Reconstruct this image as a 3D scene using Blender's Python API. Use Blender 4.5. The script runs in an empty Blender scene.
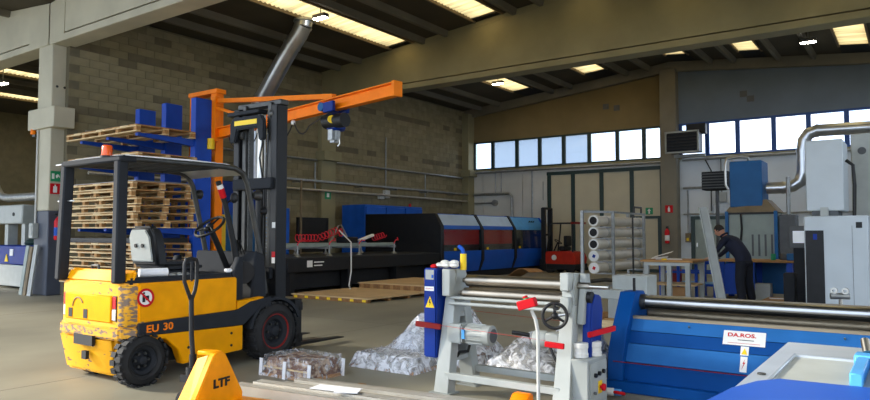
import bpy, bmesh, math, random
from mathutils import Vector, Matrix
R = math.radians
rnd = random.Random(7)
scene = bpy.context.scene
COL = scene.collection

# ---------------------------------------------------------------- camera
cam_d = bpy.data.cameras.new('camera')
cam_d.sensor_fit = 'HORIZONTAL'; cam_d.sensor_width = 36.0
cam_d.lens = 680.0 / 870.0 * 36.0
cam_d.clip_start = 0.05; cam_d.clip_end = 400
cam = bpy.data.objects.new('camera', cam_d); COL.objects.link(cam)
cam.location = (0, 0, 1.45)
cam.rotation_euler = (R(90 + 2.9), 0, R(35.3))
scene.camera = cam

# ---------------------------------------------------------------- sky, sun, exposure
world = bpy.data.worlds.new('sky'); scene.world = world
world.use_nodes = True
wn = world.node_tree; wn.nodes.clear()
wo = wn.nodes.new('ShaderNodeOutputWorld'); bg = wn.nodes.new('ShaderNodeBackground')
tc = wn.nodes.new('ShaderNodeTexCoord')
nz = wn.nodes.new('ShaderNodeTexNoise'); nz.inputs['Scale'].default_value = 5.0
nz.inputs['Detail'].default_value = 5; nz.inputs['Roughness'].default_value = 0.5
mp = wn.nodes.new('ShaderNodeMapping'); mp.inputs['Scale'].default_value = (1, 1, 2.2)
rp = wn.nodes.new('ShaderNodeValToRGB')
rp.color_ramp.elements[0].position = 0.42; rp.color_ramp.elements[0].color = (0.50, 0.68, 0.95, 1)
rp.color_ramp.elements[1].position = 0.62; rp.color_ramp.elements[1].color = (0.95, 0.97, 1.0, 1)
wn.links.new(tc.outputs['Generated'], mp.inputs['Vector']); wn.links.new(mp.outputs['Vector'], nz.inputs['Vector'])
wn.links.new(nz.outputs['Fac'], rp.inputs['Fac']); wn.links.new(rp.outputs['Color'], bg.inputs['Color'])
bg.inputs['Strength'].default_value = 2.6
wn.links.new(bg.outputs['Background'], wo.inputs['Surface'])

sun_d = bpy.data.lights.new('sun', 'SUN'); sun_d.energy = 5.6; sun_d.angle = R(8); sun_d.color = (1.0, 0.93, 0.80)
sun = bpy.data.objects.new('sun', sun_d); COL.objects.link(sun)
sun.rotation_euler = Vector((0.88, 0.47, -0.44)).to_track_quat('-Z', 'Y').to_euler()

vs = scene.view_settings
vs.view_transform = 'Standard'; vs.look = 'None'; vs.gamma = 1.0; vs.use_curve_mapping = False
vs.exposure = 0.43
cy = scene.cycles
cy.use_denoising = True
cy.max_bounces = 8; cy.diffuse_bounces = 5; cy.glossy_bounces = 3; cy.transmission_bounces = 6; cy.transparent_max_bounces = 12
cy.sample_clamp_indirect = 4.0
cy.caustics_reflective = False; cy.caustics_refractive = False

# ---------------------------------------------------------------- materials
def lin(c):
    return tuple((v / 12.92 if v <= 0.04045 else ((v + 0.055) / 1.055) ** 2.4) for v in c)
def hx(s):
    return lin(tuple(int(s[i:i + 2], 16) / 255 for i in (0, 2, 4)))
MATS = {}
def mat(name, col, rough=0.6, metal=0.0, var=0.12, scale=5.0, bump=0.0, bscale=None, col2=None, lo=0.35, hi=0.65,
        stretch=(1, 1, 1), coat=0.0, detail=4.0, spec=0.5):
    m = bpy.data.materials.new(name); m.use_nodes = True; MATS[name] = m
    nt = m.node_tree; b = nt.nodes['Principled BSDF']
    c = hx(col) if isinstance(col, str) else col
    b.inputs['Roughness'].default_value = rough; b.inputs['Metallic'].default_value = metal
    b.inputs['Coat Weight'].default_value = coat; b.inputs['Specular IOR Level'].default_value = spec
    t = nt.nodes.new('ShaderNodeTexCoord'); mpn = nt.nodes.new('ShaderNodeMapping'); mpn.inputs['Scale'].default_value = stretch
    n = nt.nodes.new('ShaderNodeTexNoise'); n.inputs['Scale'].default_value = scale; n.inputs['Detail'].default_value = detail
    nt.links.new(t.outputs['Object'], mpn.inputs['Vector']); nt.links.new(mpn.outputs['Vector'], n.inputs['Vector'])
    r = nt.nodes.new('ShaderNodeValToRGB')
    e = r.color_ramp.elements
    e[0].position = lo; e[1].position = hi
    if col2 is None:
        e[0].color = (*[v * (1 - var) for v in c], 1); e[1].color = (*[min(1, v * (1 + var)) for v in c], 1)
    else:
        d = hx(col2) if isinstance(col2, str) else col2
        e[0].color = (*c, 1); e[1].color = (*d, 1)
    nt.links.new(n.outputs['Fac'], r.inputs['Fac']); nt.links.new(r.outputs['Color'], b.inputs['Base Color'])
    if bump:
        n2 = nt.nodes.new('ShaderNodeTexNoise'); n2.inputs['Scale'].default_value = bscale or scale * 6; n2.inputs['Detail'].default_value = 3
        nt.links.new(mpn.outputs['Vector'], n2.inputs['Vector'])
        bp = nt.nodes.new('ShaderNodeBump'); bp.inputs['Strength'].default_value = bump; bp.inputs['Distance'].default_value = 0.02
        nt.links.new(n2.outputs['Fac'], bp.inputs['Height']); nt.links.new(bp.outputs['Normal'], b.inputs['Normal'])
    return m

mat('concrete_floor', '898472', 0.55, var=0.24, scale=0.5, stretch=(1.0, 0.55, 1), bump=0.05, bscale=20, detail=8)
mat('concrete', '8c8565', 0.8, var=0.10, scale=1.1, bump=0.12, bscale=18, detail=8)
mat('concrete_dark', '7d7768', 0.85, var=0.12, scale=1.0, bump=0.12, bscale=18)
mat('rib_concrete', '6f6a5c', 0.9, var=0.12, scale=0.8)
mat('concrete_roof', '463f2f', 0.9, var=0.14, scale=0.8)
mat('gable_flare_tint', '687482', 0.85, var=0.08, scale=0.8, bump=0.08, bscale=25)  # right gable concrete with the windows' bluish flare painted in
mat('panel_daylit', 'd2d8dc', 0.8, var=0.05, scale=0.9, bump=0.06, bscale=25)  # paler, cooler copy of the wall panels, bluish daylight painted in
mat('gable_warm_tint', '80704c', 0.85, var=0.10, scale=0.8, bump=0.08, bscale=25)  # left gable concrete browned, dim warm skylight painted into the colour
mat('concrete_pale', 'bdb7a2', 0.8, var=0.08, scale=1.1, bump=0.1, bscale=18, detail=8)
mat('concrete_panel', 'cacac4', 0.8, var=0.07, scale=0.9, bump=0.08, bscale=25)
mat('mortar', '6b6450', 0.9, var=0.12, scale=3)
for i, c in enumerate(('837a5e', '7e7559', '867d62', '7a7156', '655d48')):
    mat('block_%d' % i, c, 0.9, var=0.10, scale=4, bump=0.3, bscale=45)
mat('pillar_grey', '4a4f5a', 0.6, var=0.08, scale=3)
mat('white_paint', 'bebeb8', 0.5, var=0.05, scale=4)
mat('machine_white', 'a6aaa5', 0.45, var=0.06, scale=5)
mat('machine_grey', '989c98', 0.45, var=0.06, scale=4)
mat('grey_green', '8d9890', 0.5, var=0.06, scale=4)
mat('cnc_grey', 'bcc4c8', 0.45, var=0.04, scale=2)
mat('dark_green', '1d3532', 0.5, var=0.1)
mat('door_cream', 'c2baa0', 0.6, var=0.05, scale=1.2)
mat('blue_paint', '1c58b6', 0.45, var=0.10, scale=4, spec=0.2)
mat('blue_deep', '0d2f80', 0.45, var=0.10, scale=4, spec=0.2)
mat('blue_rack', '1a49ae', 0.45, var=0.08, scale=3, spec=0.2)
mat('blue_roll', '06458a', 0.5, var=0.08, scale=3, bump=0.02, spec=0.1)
mat('blue_roll_lit', '2a68aa', 0.5, var=0.08, scale=3, spec=0.1)  # lit copy of the machine blue for two folded bands
mat('blue_bright', '1650b0', 0.35, var=0.05, scale=3, spec=0.2)
mat('laser_blue', '1a56b4', 0.4, var=0.06, scale=2, spec=0.2)
mat('blue_sky', '4b9ad8', 0.4, var=0.06)
mat('hood_grey', 'a8bcd2', 0.35, var=0.08, scale=2)
mat('blue_dust', '1f5c92', 0.45, var=0.08, scale=3, spec=0.2)
mat('black_paint', '131416', 0.5, var=0.2, scale=6, spec=0.35)
mat('black_matte', '101113', 0.7, var=0.2, scale=6)
mat('charcoal', '24272c', 0.75, var=0.12, scale=5, spec=0.25)
mat('rubber', '1b1b1c', 0.8, var=0.2, scale=14, bump=0.2)
mat('steel', 'b9b7b0', 0.28, 1.0, var=0.10, scale=5)
mat('roll_silver', 'a5a6a6', 0.28, 1.0, var=0.08, scale=4, stretch=(0.6, 5, 5))
mat('steel_rough', 'a0937c', 0.45, 0.7, var=0.14, scale=6, stretch=(0.4, 6, 6))
mat('steel_roll', '958e82', 0.34, 1.0, var=0.18, scale=4, stretch=(0.6, 5, 5))
mat('steel_dark', '4a4a48', 0.45, 0.7, var=0.15, scale=8)
mat('duct_metal', 'bcc0c4', 0.28, 0.85, var=0.10, scale=3)
mat('alu', 'b8b3a8', 0.4, 0.55, var=0.06, scale=6)
mat('silver_plate', 'c6ced6', 0.28, 0.5, var=0.05, scale=5)
mat('galv', '9a9d9c', 0.45, 0.7, var=0.12, scale=10)
mat('tube_beige', 'cfc8b8', 0.4, 0.1, var=0.06, scale=3)
mat('orange_paint', 'fb8206', 0.45, var=0.07, scale=4, spec=0.2)
mat('lift_yellow', 'f0a000', 0.5, var=0.09, scale=4, bump=0.03, bscale=12, spec=0.1)
mat('lift_worn', 'f0aa08', 0.5, col2='7c5c48', lo=0.62, hi=0.66, scale=9, stretch=(1, 1, 2.2), bump=0.1, bscale=16, detail=8)
mat('lift_rust', '75604f', 0.6, col2='dc9c10', lo=0.44, hi=0.52, scale=13, stretch=(1, 1, 2.2), bump=0.15, bscale=14, detail=8)
mat('jack_yellow', 'f59c04', 0.42, var=0.10, scale=6, spec=0.2)
mat('red_paint', 'c8202a', 0.45, var=0.08, spec=0.2)
mat('lift_red', 'b42c16', 0.5, var=0.08, spec=0.2)
mat('red_dark', '82201c', 0.5, var=0.12, scale=2, spec=0.2)
mat('red_hose', 'd61a30', 0.4, var=0.06)
mat('safety_red', 'c4141e', 0.55, var=0.02, spec=0.15)
mat('safety_green', '0c8c5a', 0.5, var=0.02)
mat('safety_yellow', 'f4cc10', 0.5, var=0.02)
mat('sign_white', 'e8e8e4', 0.5, var=0.02)
mat('wood', 'a87d4a', 0.75, var=0.16, scale=3, stretch=(1, 8, 8), bump=0.1)
mat('wood_pale', 'd8bd8e', 0.75, var=0.12, scale=3, stretch=(1, 8, 8), bump=0.1)
mat('wood_dark', '8a6238', 0.8, var=0.2, scale=3, stretch=(8, 1, 8), bump=0.1)
mat('plywood', 'c8a97c', 0.75, var=0.10, scale=1.4, stretch=(1, 5, 1))
mat('cardboard', 'a87d50', 0.8, var=0.1)
mat('sheet_metal', '6d6b68', 0.4, 0.8, var=0.12, scale=3)
mat('paper', 'e6e6e8', 0.7, var=0.03)
mat('plastic_white', 'd9d7d0', 0.4, var=0.04)
mat('cable_black', '111111', 0.5, var=0.1)
mat('amber', 'f05a10', 0.25, var=0.1)
mat('skin', 'c08a70', 0.6, var=0.04)
mat('navy_cloth', '141a30', 0.85, var=0.2, scale=8, bump=0.2, bscale=18)
mat('trouser_cloth', '101420', 0.85, var=0.2, scale=8, bump=0.2, bscale=18)
mat('hair', '1c1512', 0.7, var=0.2, scale=20)
mat('grey_scrap', '8a8884', 0.5, 0.4, col2='c8c4bc', lo=0.4, hi=0.6, scale=12, bump=0.4, bscale=12)
mat('brown_scrap', '6d4a36', 0.7, col2='b8a088', lo=0.45, hi=0.6, scale=14, bump=0.4, bscale=12)
mat('window_blue', '1a468a', 0.5, var=0.06)
mat('grey_dark', '55585a', 0.6, var=0.1)
mat('tan_dirty', '7a6a50', 0.7, var=0.15, scale=4)

def glass(name, tint, rough, fac, diffuse=0.0):
    m = bpy.data.materials.new(name); m.use_nodes = True; MATS[name] = m
    nt = m.node_tree; nt.nodes.clear()
    o = nt.nodes.new('ShaderNodeOutputMaterial'); t = nt.nodes.new('ShaderNodeBsdfTransparent'); t.inputs['Color'].default_value = (*tint, 1)
    g = nt.nodes.new('ShaderNodeBsdfGlossy'); g.inputs['Roughness'].default_value = rough; g.inputs['Color'].default_value = (.9, .9, .9, 1)
    mx = nt.nodes.new('ShaderNodeMixShader'); mx.inputs['Fac'].default_value = fac
    nt.links.new(t.outputs[0], mx.inputs[1]); nt.links.new(g.outputs[0], mx.inputs[2])
    out = mx
    if diffuse:
        d = nt.nodes.new('ShaderNodeBsdfTranslucent'); d.inputs['Color'].default_value = (*tint, 1)
        m2 = nt.nodes.new('ShaderNodeMixShader'); m2.inputs['Fac'].default_value = diffuse
        nt.links.new(mx.outputs[0], m2.inputs[1]); nt.links.new(d.outputs[0], m2.inputs[2]); out = m2
    nt.links.new(out.outputs[0], o.inputs['Surface'])
    return m
glass('window_glass', (.97, .98, 1.0), 0.02, 0.04)
glass('window_glass_dirty', (.56, .58, .60), 0.05, 0.05, 0.25)
glass('laser_glass', (.86, .88, .92), 0.10, 0.12)
glass('lift_sheet', (.74, .72, .66), 0.2, 0.30, 0.5)

def translucent(name, col, scale, stretch):
    m = bpy.data.materials.new(name); m.use_nodes = True; MATS[name] = m
    nt = m.node_tree; nt.nodes.clear()
    o = nt.nodes.new('ShaderNodeOutputMaterial'); t = nt.nodes.new('ShaderNodeBsdfTranslucent')
    tcn = nt.nodes.new('ShaderNodeTexCoord'); mpn = nt.nodes.new('ShaderNodeMapping'); mpn.inputs['Scale'].default_value = stretch
    n = nt.nodes.new('ShaderNodeTexNoise'); n.inputs['Scale'].default_value = scale
    r = nt.nodes.new('ShaderNodeValToRGB'); c = hx(col)
    r.color_ramp.elements[0].position = .35; r.color_ramp.elements[0].color = (*[v * .55 for v in c], 1)
    r.color_ramp.elements[1].position = .65; r.color_ramp.elements[1].color = (*c, 1)
    nt.links.new(tcn.outputs['Object'], mpn.inputs['Vector']); nt.links.new(mpn.outputs['Vector'], n.inputs['Vector'])
    nt.links.new(n.outputs['Fac'], r.inputs['Fac']); nt.links.new(r.outputs['Color'], t.inputs['Color'])
    nt.links.new(t.outputs[0], o.inputs['Surface'])
    return m
translucent('skylight_sheet', 'eecb88', 2.0, (.25, 5.5, 1))

def plastic_wrap(name):
    m = bpy.data.materials.new(name); m.use_nodes = True; MATS[name] = m
    nt = m.node_tree; nt.nodes.clear()
    o = nt.nodes.new('ShaderNodeOutputMaterial'); t = nt.nodes.new('ShaderNodeBsdfTransparent')
    p = nt.nodes.new('ShaderNodeBsdfPrincipled'); p.inputs['Base Color'].default_value = (.80, .81, .84, 1); p.inputs['Roughness'].default_value = .16
    p.inputs['Specular IOR Level'].default_value = .9
    tcn = nt.nodes.new('ShaderNodeTexCoord'); n = nt.nodes.new('ShaderNodeTexNoise'); n.inputs['Scale'].default_value = 11; n.inputs['Detail'].default_value = 5
    n.inputs['Distortion'].default_value = 1.2
    r = nt.nodes.new('ShaderNodeValToRGB'); r.color_ramp.elements[0].position = .40; r.color_ramp.elements[0].color = (.20,) * 3 + (1,)
    r.color_ramp.elements[1].position = .58; r.color_ramp.elements[1].color = (.95,) * 3 + (1,)
    bp = nt.nodes.new('ShaderNodeBump'); bp.inputs['Strength'].default_value = .7; bp.inputs['Distance'].default_value = .03
    mx = nt.nodes.new('ShaderNodeMixShader')
    nt.links.new(tcn.outputs['Object'], n.inputs['Vector']); nt.links.new(n.outputs['Fac'], r.inputs['Fac'])
    nt.links.new(n.outputs['Fac'], bp.inputs['Height']); nt.links.new(bp.outputs['Normal'], p.inputs['Normal'])
    nt.links.new(r.outputs['Color'], mx.inputs['Fac']); nt.links.new(t.outputs[0], mx.inputs[1]); nt.links.new(p.outputs[0], mx.inputs[2])
    nt.links.new(mx.outputs[0], o.inputs['Surface'])
    return m
plastic_wrap('plastic_film')
cf = plastic_wrap('clear_film'); cfr = [n for n in cf.node_tree.nodes if n.type == 'VALTORGB'][0]
cfr.color_ramp.elements[0].position = .48; cfr.color_ramp.elements[0].color = (.06, .06, .06, 1); cfr.color_ramp.elements[1].position = .72; cfr.color_ramp.elements[1].color = (.8, .8, .8, 1)

def emit(name, col, s):
    m = bpy.data.materials.new(name); m.use_nodes = True; MATS[name] = m
    b = m.node_tree.nodes['Principled BSDF']
    b.inputs['Base Color'].default_value = (*col, 1); b.inputs['Emission Color'].default_value = (*col, 1); b.inputs['Emission Strength'].default_value = s
    return m
emit('lamp_glow', (1.0, .93, .80), 45.0)
emit('screen_glow', (.85, .90, .95), 0.12)

# ---------------------------------------------------------------- geometry helpers
ORG = {}
class MB:
    """collects shapes; build() links them as ONE mesh object"""
    def __init__(s): s.v = []; s.f = []; s.mi = []; s.cm = 0
    def add(s, vs_, fs):
        o = len(s.v); s.v += [tuple(v) for v in vs_]; s.f += [tuple(i + o for i in f) for f in fs]; s.mi += [s.cm] * len(fs); return s
    def box(s, x0, x1, y0, y1, z0, z1):
        return s.add([(x0,y0,z0),(x1,y0,z0),(x1,y1,z0),(x0,y1,z0),(x0,y0,z1),(x1,y0,z1),(x1,y1,z1),(x0,y1,z1)],
                     [(3,2,1,0),(4,5,6,7),(0,1,5,4),(1,2,6,5),(2,3,7,6),(3,0,4,7)])
    def obox(s, c, size, rot=(0, 0, 0)):
        from mathutils import Euler
        M = Euler(rot).to_matrix(); c = Vector(c); hx_, hy, hz = [v / 2 for v in size]
        vs_ = [c + M @ Vector(p) for p in ((-hx_,-hy,-hz),(hx_,-hy,-hz),(hx_,hy,-hz),(-hx_,hy,-hz),(-hx_,-hy,hz),(hx_,-hy,hz),(hx_,hy,hz),(-hx_,hy,hz))]
        return s.add(vs_, [(3,2,1,0),(4,5,6,7),(0,1,5,4),(1,2,6,5),(2,3,7,6),(3,0,4,7)])
    def bar(s, p0, p1, w, h, up=(0, 0, 1)):
        p0 = Vector(p0); p1 = Vector(p1); d = (p1 - p0).normalized(); u = Vector(up)
        if abs(d.dot(u)) > .98: u = Vector((0, 1, 0))
        a = d.cross(u).normalized(); b = a.cross(d).normalized()
        vs_ = []
        for p in (p0, p1):
            for i, j in ((-1, -1), (1, -1), (1, 1), (-1, 1)): vs_.append(p + a * w / 2 * i + b * h / 2 * j)
        return s.add(vs_, [(0,1,2,3),(7,6,5,4),(0,4,5,1),(1,5,6,2),(2,6,7,3),(3,7,4,0)])
    def cyl(s, p0, p1, r0, r1=None, n=16, cap=True):
        r1 = r0 if r1 is None else r1
        p0 = Vector(p0); p1 = Vector(p1); d = (p1 - p0).normalized()
        u = Vector((0, 0, 1)) if abs(d.z) < .9 else Vector((1, 0, 0))
        a = d.cross(u).normalized(); b = d.cross(a).normalized()
        vs_ = []
        for p, r in ((p0, r0), (p1, r1)):
            for i in range(n):
                t = 2 * math.pi * i / n; vs_.append(p + (a * math.cos(t) + b * math.sin(t)) * r)
        fs = [(i, (i + 1) % n, n + (i + 1) % n, n + i) for i in range(n)]
        if cap: fs += [tuple(range(n - 1, -1, -1)), tuple(range(n, 2 * n))]
        return s.add(vs_, fs)
    def ring(s, p0, p1, ro, ri, n=20):
        p0 = Vector(p0); p1 = Vector(p1); d = (p1 - p0).normalized()
        u = Vector((0, 0, 1)) if abs(d.z) < .9 else Vector((1, 0, 0))
        a = d.cross(u).normalized(); b = d.cross(a).normalized(); vs_ = []
        for p, r in ((p0, ro), (p1, ro), (p1, ri), (p0, ri)):
            for i in range(n):
                t = 2 * math.pi * i / n; vs_.append(p + (a * math.cos(t) + b * math.sin(t)) * r)
        fs = []
        for k in range(4):
            for i in range(n): fs.append((k * n + i, k * n + (i + 1) % n, ((k + 1) % 4) * n + (i + 1) % n, ((k + 1) % 4) * n + i))
        return s.add(vs_, fs)
    def torus(s, c, axis, R_, r, n=24, m=8):
        c = Vector(c); d = Vector(axis).normalized(); u = Vector((0, 0, 1)) if abs(d.z) < .9 else Vector((1, 0, 0))
        a = d.cross(u).normalized(); b = d.cross(a).normalized(); vs_ = []
        for i in range(n):
            t = 2 * math.pi * i / n; q = a * math.cos(t) + b * math.sin(t)
            for j in range(m):
                w = 2 * math.pi * j / m; vs_.append(c + q * (R_ + r * math.cos(w)) + d * r * math.sin(w))
        return s.add(vs_, [(i * m + j, ((i + 1) % n) * m + j, ((i + 1) % n) * m + (j + 1) % m, i * m + (j + 1) % m) for i in range(n) for j in range(m)])
    def tube(s, pts, r, n=8, cap=True):
        pts = [Vector(p) for p in pts]; rs = r if isinstance(r, (list, tuple)) else [r] * len(pts)
        a = None; vs_ = []
        for k, p in enumerate(pts):
            d = (pts[min(k + 1, len(pts) - 1)] - pts[max(k - 1, 0)]).normalized()
            if a is None:
                u = Vector((0, 0, 1)) if abs(d.z) < .9 else Vector((1, 0, 0)); a = d.cross(u).normalized()
            else:
                a = (a - d * a.dot(d)).normalized()
            b = d.cross(a)
            for i in range(n):
                t = 2 * math.pi * i / n; vs_.append(p + (a * math.cos(t) + b * math.sin(t)) * rs[k])
        K = len(pts)
        fs = [(k * n + i, k * n + (i + 1) % n, (k + 1) * n + (i + 1) % n, (k + 1) * n + i) for k in range(K - 1) for i in range(n)]
        if cap: fs += [tuple(range(n - 1, -1, -1)), tuple(range((K - 1) * n, K * n))]
        return s.add(vs_, fs)
    def prism(s, poly, axis, a0, a1):
        """poly in the plane normal to axis; 'x': (y,z), 'y': (x,z), 'z': (x,y)"""
        def P(p, a): return (a, p[0], p[1]) if axis == 'x' else ((p[0], a, p[1]) if axis == 'y' else (p[0], p[1], a))
        n = len(poly); vs_ = [P(p, a0) for p in poly] + [P(p, a1) for p in poly]
        return s.add(vs_, [tuple(range(n)), tuple(range(2 * n - 1, n - 1, -1))] + [(i + n, (i + 1) % n + n, (i + 1) % n, i) for i in range(n)])
    def sphere(s, c, r, n=12, m=8, sc=(1, 1, 1)):
        c = Vector(c); vs_ = [c + Vector((0, 0, r * sc[2]))]
        for j in range(1, m):
            p = math.pi * j / m
            for i in range(n):
                t = 2 * math.pi * i / n; vs_.append(c + Vector((r * sc[0] * math.sin(p) * math.cos(t), r * sc[1] * math.sin(p) * math.sin(t), r * sc[2] * math.cos(p))))
        vs_.append(c - Vector((0, 0, r * sc[2]))); L = len(vs_) - 1
        fs = [(0, 1 + i, 1 + (i + 1) % n) for i in range(n)]
        for j in range(m - 2):
            for i in range(n): fs.append((1 + j * n + i, 1 + (j + 1) * n + i, 1 + (j + 1) * n + (i + 1) % n, 1 + j * n + (i + 1) % n))
        fs += [(L, 1 + (m - 2) * n + (i + 1) % n, 1 + (m - 2) * n + i) for i in range(n)]
        return s.add(vs_, fs)
    def lathe(s, prof, c, axis, n=24):
        """prof: (distance along axis, radius)"""
        c = Vector(c); d = Vector(axis).normalized(); u = Vector((0, 0, 1)) if abs(d.z) < .9 else Vector((1, 0, 0))
        a = d.cross(u).normalized(); b = d.cross(a).normalized(); vs_ = []
        for t_, r in prof:
            for i in range(n):
                t = 2 * math.pi * i / n; vs_.append(c + d * t_ + (a * math.cos(t) + b * math.sin(t)) * r)
        K = len(prof)
        fs = [(k * n + i, k * n + (i + 1) % n, (k + 1) * n + (i + 1) % n, (k + 1) * n + i) for k in range(K - 1) for i in range(n)]
        fs += [tuple(range(n - 1, -1, -1)), tuple(range((K - 1) * n, K * n))]
        return s.add(vs_, fs)
    def mesh(s, name, mats, off=(0, 0, 0), bev=0.0, seg=1, smooth=True):
        me = bpy.data.meshes.new(name)
        me.from_pydata([(v[0] - off[0], v[1] - off[1], v[2] - off[2]) for v in s.v], [], s.f)
        for m in (mats if isinstance(mats, (list, tuple)) else [mats]): me.materials.append(MATS[m])
        for p, i in zip(me.polygons, s.mi): p.material_index = i
        bm = bmesh.new(); bm.from_mesh(me)
        bmesh.ops.recalc_face_normals(bm, faces=bm.faces)
        if bev:
            es = [e for e in bm.edges if len(e.link_faces) == 2 and e.calc_face_angle(0) > R(35)]
            bmesh.ops.bevel(bm, geom=es, offset=bev, segments=seg, affect='EDGES', clamp_overlap=True)
        bm.to_mesh(me); bm.free()
        if smooth:
            me.shade_smooth(); me.set_sharp_from_angle(angle=R(38))
        return me
    def build(s, name, mats, parent=None, bev=0.0, seg=1, loc=None, rot=(0, 0, 0), label=None):
        off = ORG.get(parent.name, (0, 0, 0)) if parent else (0, 0, 0)
        if loc is not None and parent is None: off = (0, 0, 0)
        o = bpy.data.objects.new(name, s.mesh(name, mats, off, bev, seg)); COL.objects.link(o)
        if parent: o.parent = parent; ORG[o.name] = off
        elif loc is not None: o.location = loc; o.rotation_euler = rot
        if label: o['label'] = label
        return o

def tag(o, label, cat, group=None, kind=None):
    o['label'] = label; o['category'] = cat
    if group: o['group'] = group
    if kind: o['kind'] = kind
    return o
def T(name, label, cat, loc=(0, 0, 0), rotz=0.0, group=None, local=False, kind=None):
    """a thing: an Empty at its base. local=True: its parts are given in its own frame, else in room coordinates"""
    o = bpy.data.objects.new(name, None); o.empty_display_size = .2; COL.objects.link(o)
    o.location = loc; o.rotation_euler = (0, 0, rotz); ORG[o.name] = (0, 0, 0) if local else tuple(loc)
    return tag(o, label, cat, group, kind)
def single(m, name, mats, label, cat, base=None, group=None, bev=0.0, seg=1, kind=None):
    """a thing that is one mesh, given in room coordinates; its origin goes to its base"""
    xs = [v[0] for v in m.v]; ys = [v[1] for v in m.v]; zs = [v[2] for v in m.v]
    b = base or ((min(xs) + max(xs)) / 2, (min(ys) + max(ys)) / 2, min(zs))
    o = bpy.data.objects.new(name, m.mesh(name, mats, b, bev, seg)); COL.objects.link(o); o.location = b
    ORG[o.name] = b
    return tag(o, label, cat, group, kind)
def copy_tree(o, parent=None, loc=None, rotz=None, label=None):
    c = o.copy(); COL.objects.link(c); c.parent = parent
    if loc is not None: c.location = loc
    if rotz is not None: c.rotation_euler = (0, 0, rotz)
    if label: c['label'] = label
    for ch in o.children: copy_tree(ch, c)
    return c
def instance(mesh, name, parent, loc=(0, 0, 0), rot=(0, 0, 0), scale=(1, 1, 1)):
    o = bpy.data.objects.new(name, mesh); COL.objects.link(o); o.parent = parent
    off = ORG.get(parent.name, (0, 0, 0)) if parent else (0, 0, 0)
    o.location = [loc[i] - off[i] for i in range(3)]; o.rotation_euler = rot; o.scale = scale
    return o
def text_part(body, name, material, parent, loc, size, rot, depth=0.002, label=None, align='CENTER', bold=0.0, sx=1.0):
    cu = bpy.data.curves.new(name, 'FONT'); cu.body = body; cu.size = size; cu.extrude = depth; cu.align_x = align; cu.align_y = 'CENTER'
    cu.offset = bold; cu.resolution_u = 3
    t = bpy.data.objects.new(name + '_tmp', cu); COL.objects.link(t)
    dg = bpy.context.evaluated_depsgraph_get(); dg.update()
    me = bpy.data.meshes.new_from_object(t.evaluated_get(dg)); bpy.data.objects.remove(t); me.materials.clear(); me.materials.append(MATS[material])
    o = bpy.data.objects.new(name, me); COL.objects.link(o)
    off = ORG.get(parent.name, (0, 0, 0)) if parent else (0, 0, 0)
    if parent: o.parent = parent
    o.location = [loc[i] - off[i] for i in range(3)]; o.rotation_euler = rot; o.scale = (sx, 1, 1)
    if label: o['label'] = label
    return o
def arc(c, r, a0, a1, n, plane='xz'):
    out = []
    for i in range(n + 1):
        t = R(a0 + (a1 - a0) * i / n); u, v = r * math.cos(t), r * math.sin(t)
        out.append((c[0] + u, c[1], c[2] + v) if plane == 'xz' else ((c[0], c[1] + u, c[2] + v) if plane == 'yz' else (c[0] + u, c[1] + v, c[2])))
    return out
# ================================================================ THE SHELL
WX = -16.7; YB = 26.2; RIDGE = -7.5; XR = 1.9
PITCH = 0.098
def roof_z(x):
    if x < -17.0: return 7.07 + PITCH * (-17.0 - x) if x > -25.5 else 7.07 + PITCH * 8.5 - PITCH * (-25.5 - x)
    return 7.07 + PITCH * (x + 17.0) if x < RIDGE else 7.07 + PITCH * 9.5 - PITCH * (x - RIDGE)

m = MB(); m.box(-60, 30, -40, 60, -.3, 0)
floor = m.build('floor', 'concrete_floor'); floor['kind'] = 'structure'; floor['label'] = 'worn grey concrete workshop floor'
jm = MB()
for y in (2.0, 8.6, 15.2, 21.8): jm.box(-34, XR, y, y + .02, 0, .001)
for x in (-13.5, -7.0, -.5): jm.box(x, x + .02, -1, YB, 0, .001)
j = jm.build('expansion_joint', 'concrete_dark', floor); j['kind'] = 'stuff'

# --- left wall of concrete blocks
m = MB(); m.prism([(8.2, 0), (YB, 0), (YB, 7.05), (8.2, 7.05)], 'x', WX - .3, WX - .010)
wl = m.build('wall_left', 'mortar'); wl['kind'] = 'structure'; wl['label'] = 'long wall of olive grey concrete blocks behind the blue racks'
BL, BH = .50, .20
def block_mesh(i, half=False):
    b = MB(); b.box(-.055, 0, .004, (BL / 2 if half else BL) - .004, .004, BH - .004)
    return b.mesh('block', 'block_%d' % i, bev=.004, smooth=False)
bm_full = [block_mesh(i) for i in range(5)]
rr = random.Random(3)
cells = []
for k in range(35):
    for i in range(-1, 37):
        y = 8.2 + i * BL + (BL / 2 if k % 2 else 0)
        if y < 8.2 or y + BL > YB: continue
        z = k * BH
        dark = k in (22, 30)
        t = 4 if (dark and rr.random() < .7) or rr.random() < .025 else rr.choice((0, 0, 0, 1, 1, 2, 2, 3))
        cells.append((y, z, t))
def shown(c):
    y, z, t = c
    if z < 2.6 and y < 13.2: return 99
    d = math.hypot(WX, y)
    return d + (3 if z < 2.4 else 0) + (0 if z < 6.6 else 4)
cells.sort(key=shown)
for y, z, t in cells[:300]: instance(bm_full[t], 'block', wl, (WX, y, z))
m = MB()
for y, z, t in cells[300:]:
    m.cm = t; m.box(WX - .055, WX, y + .004, y + BL - .004, z + .004, z + BH - .004)
o = m.build('block_courses', ['block_%d' % i for i in range(5)], wl); o['kind'] = 'stuff'

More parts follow.
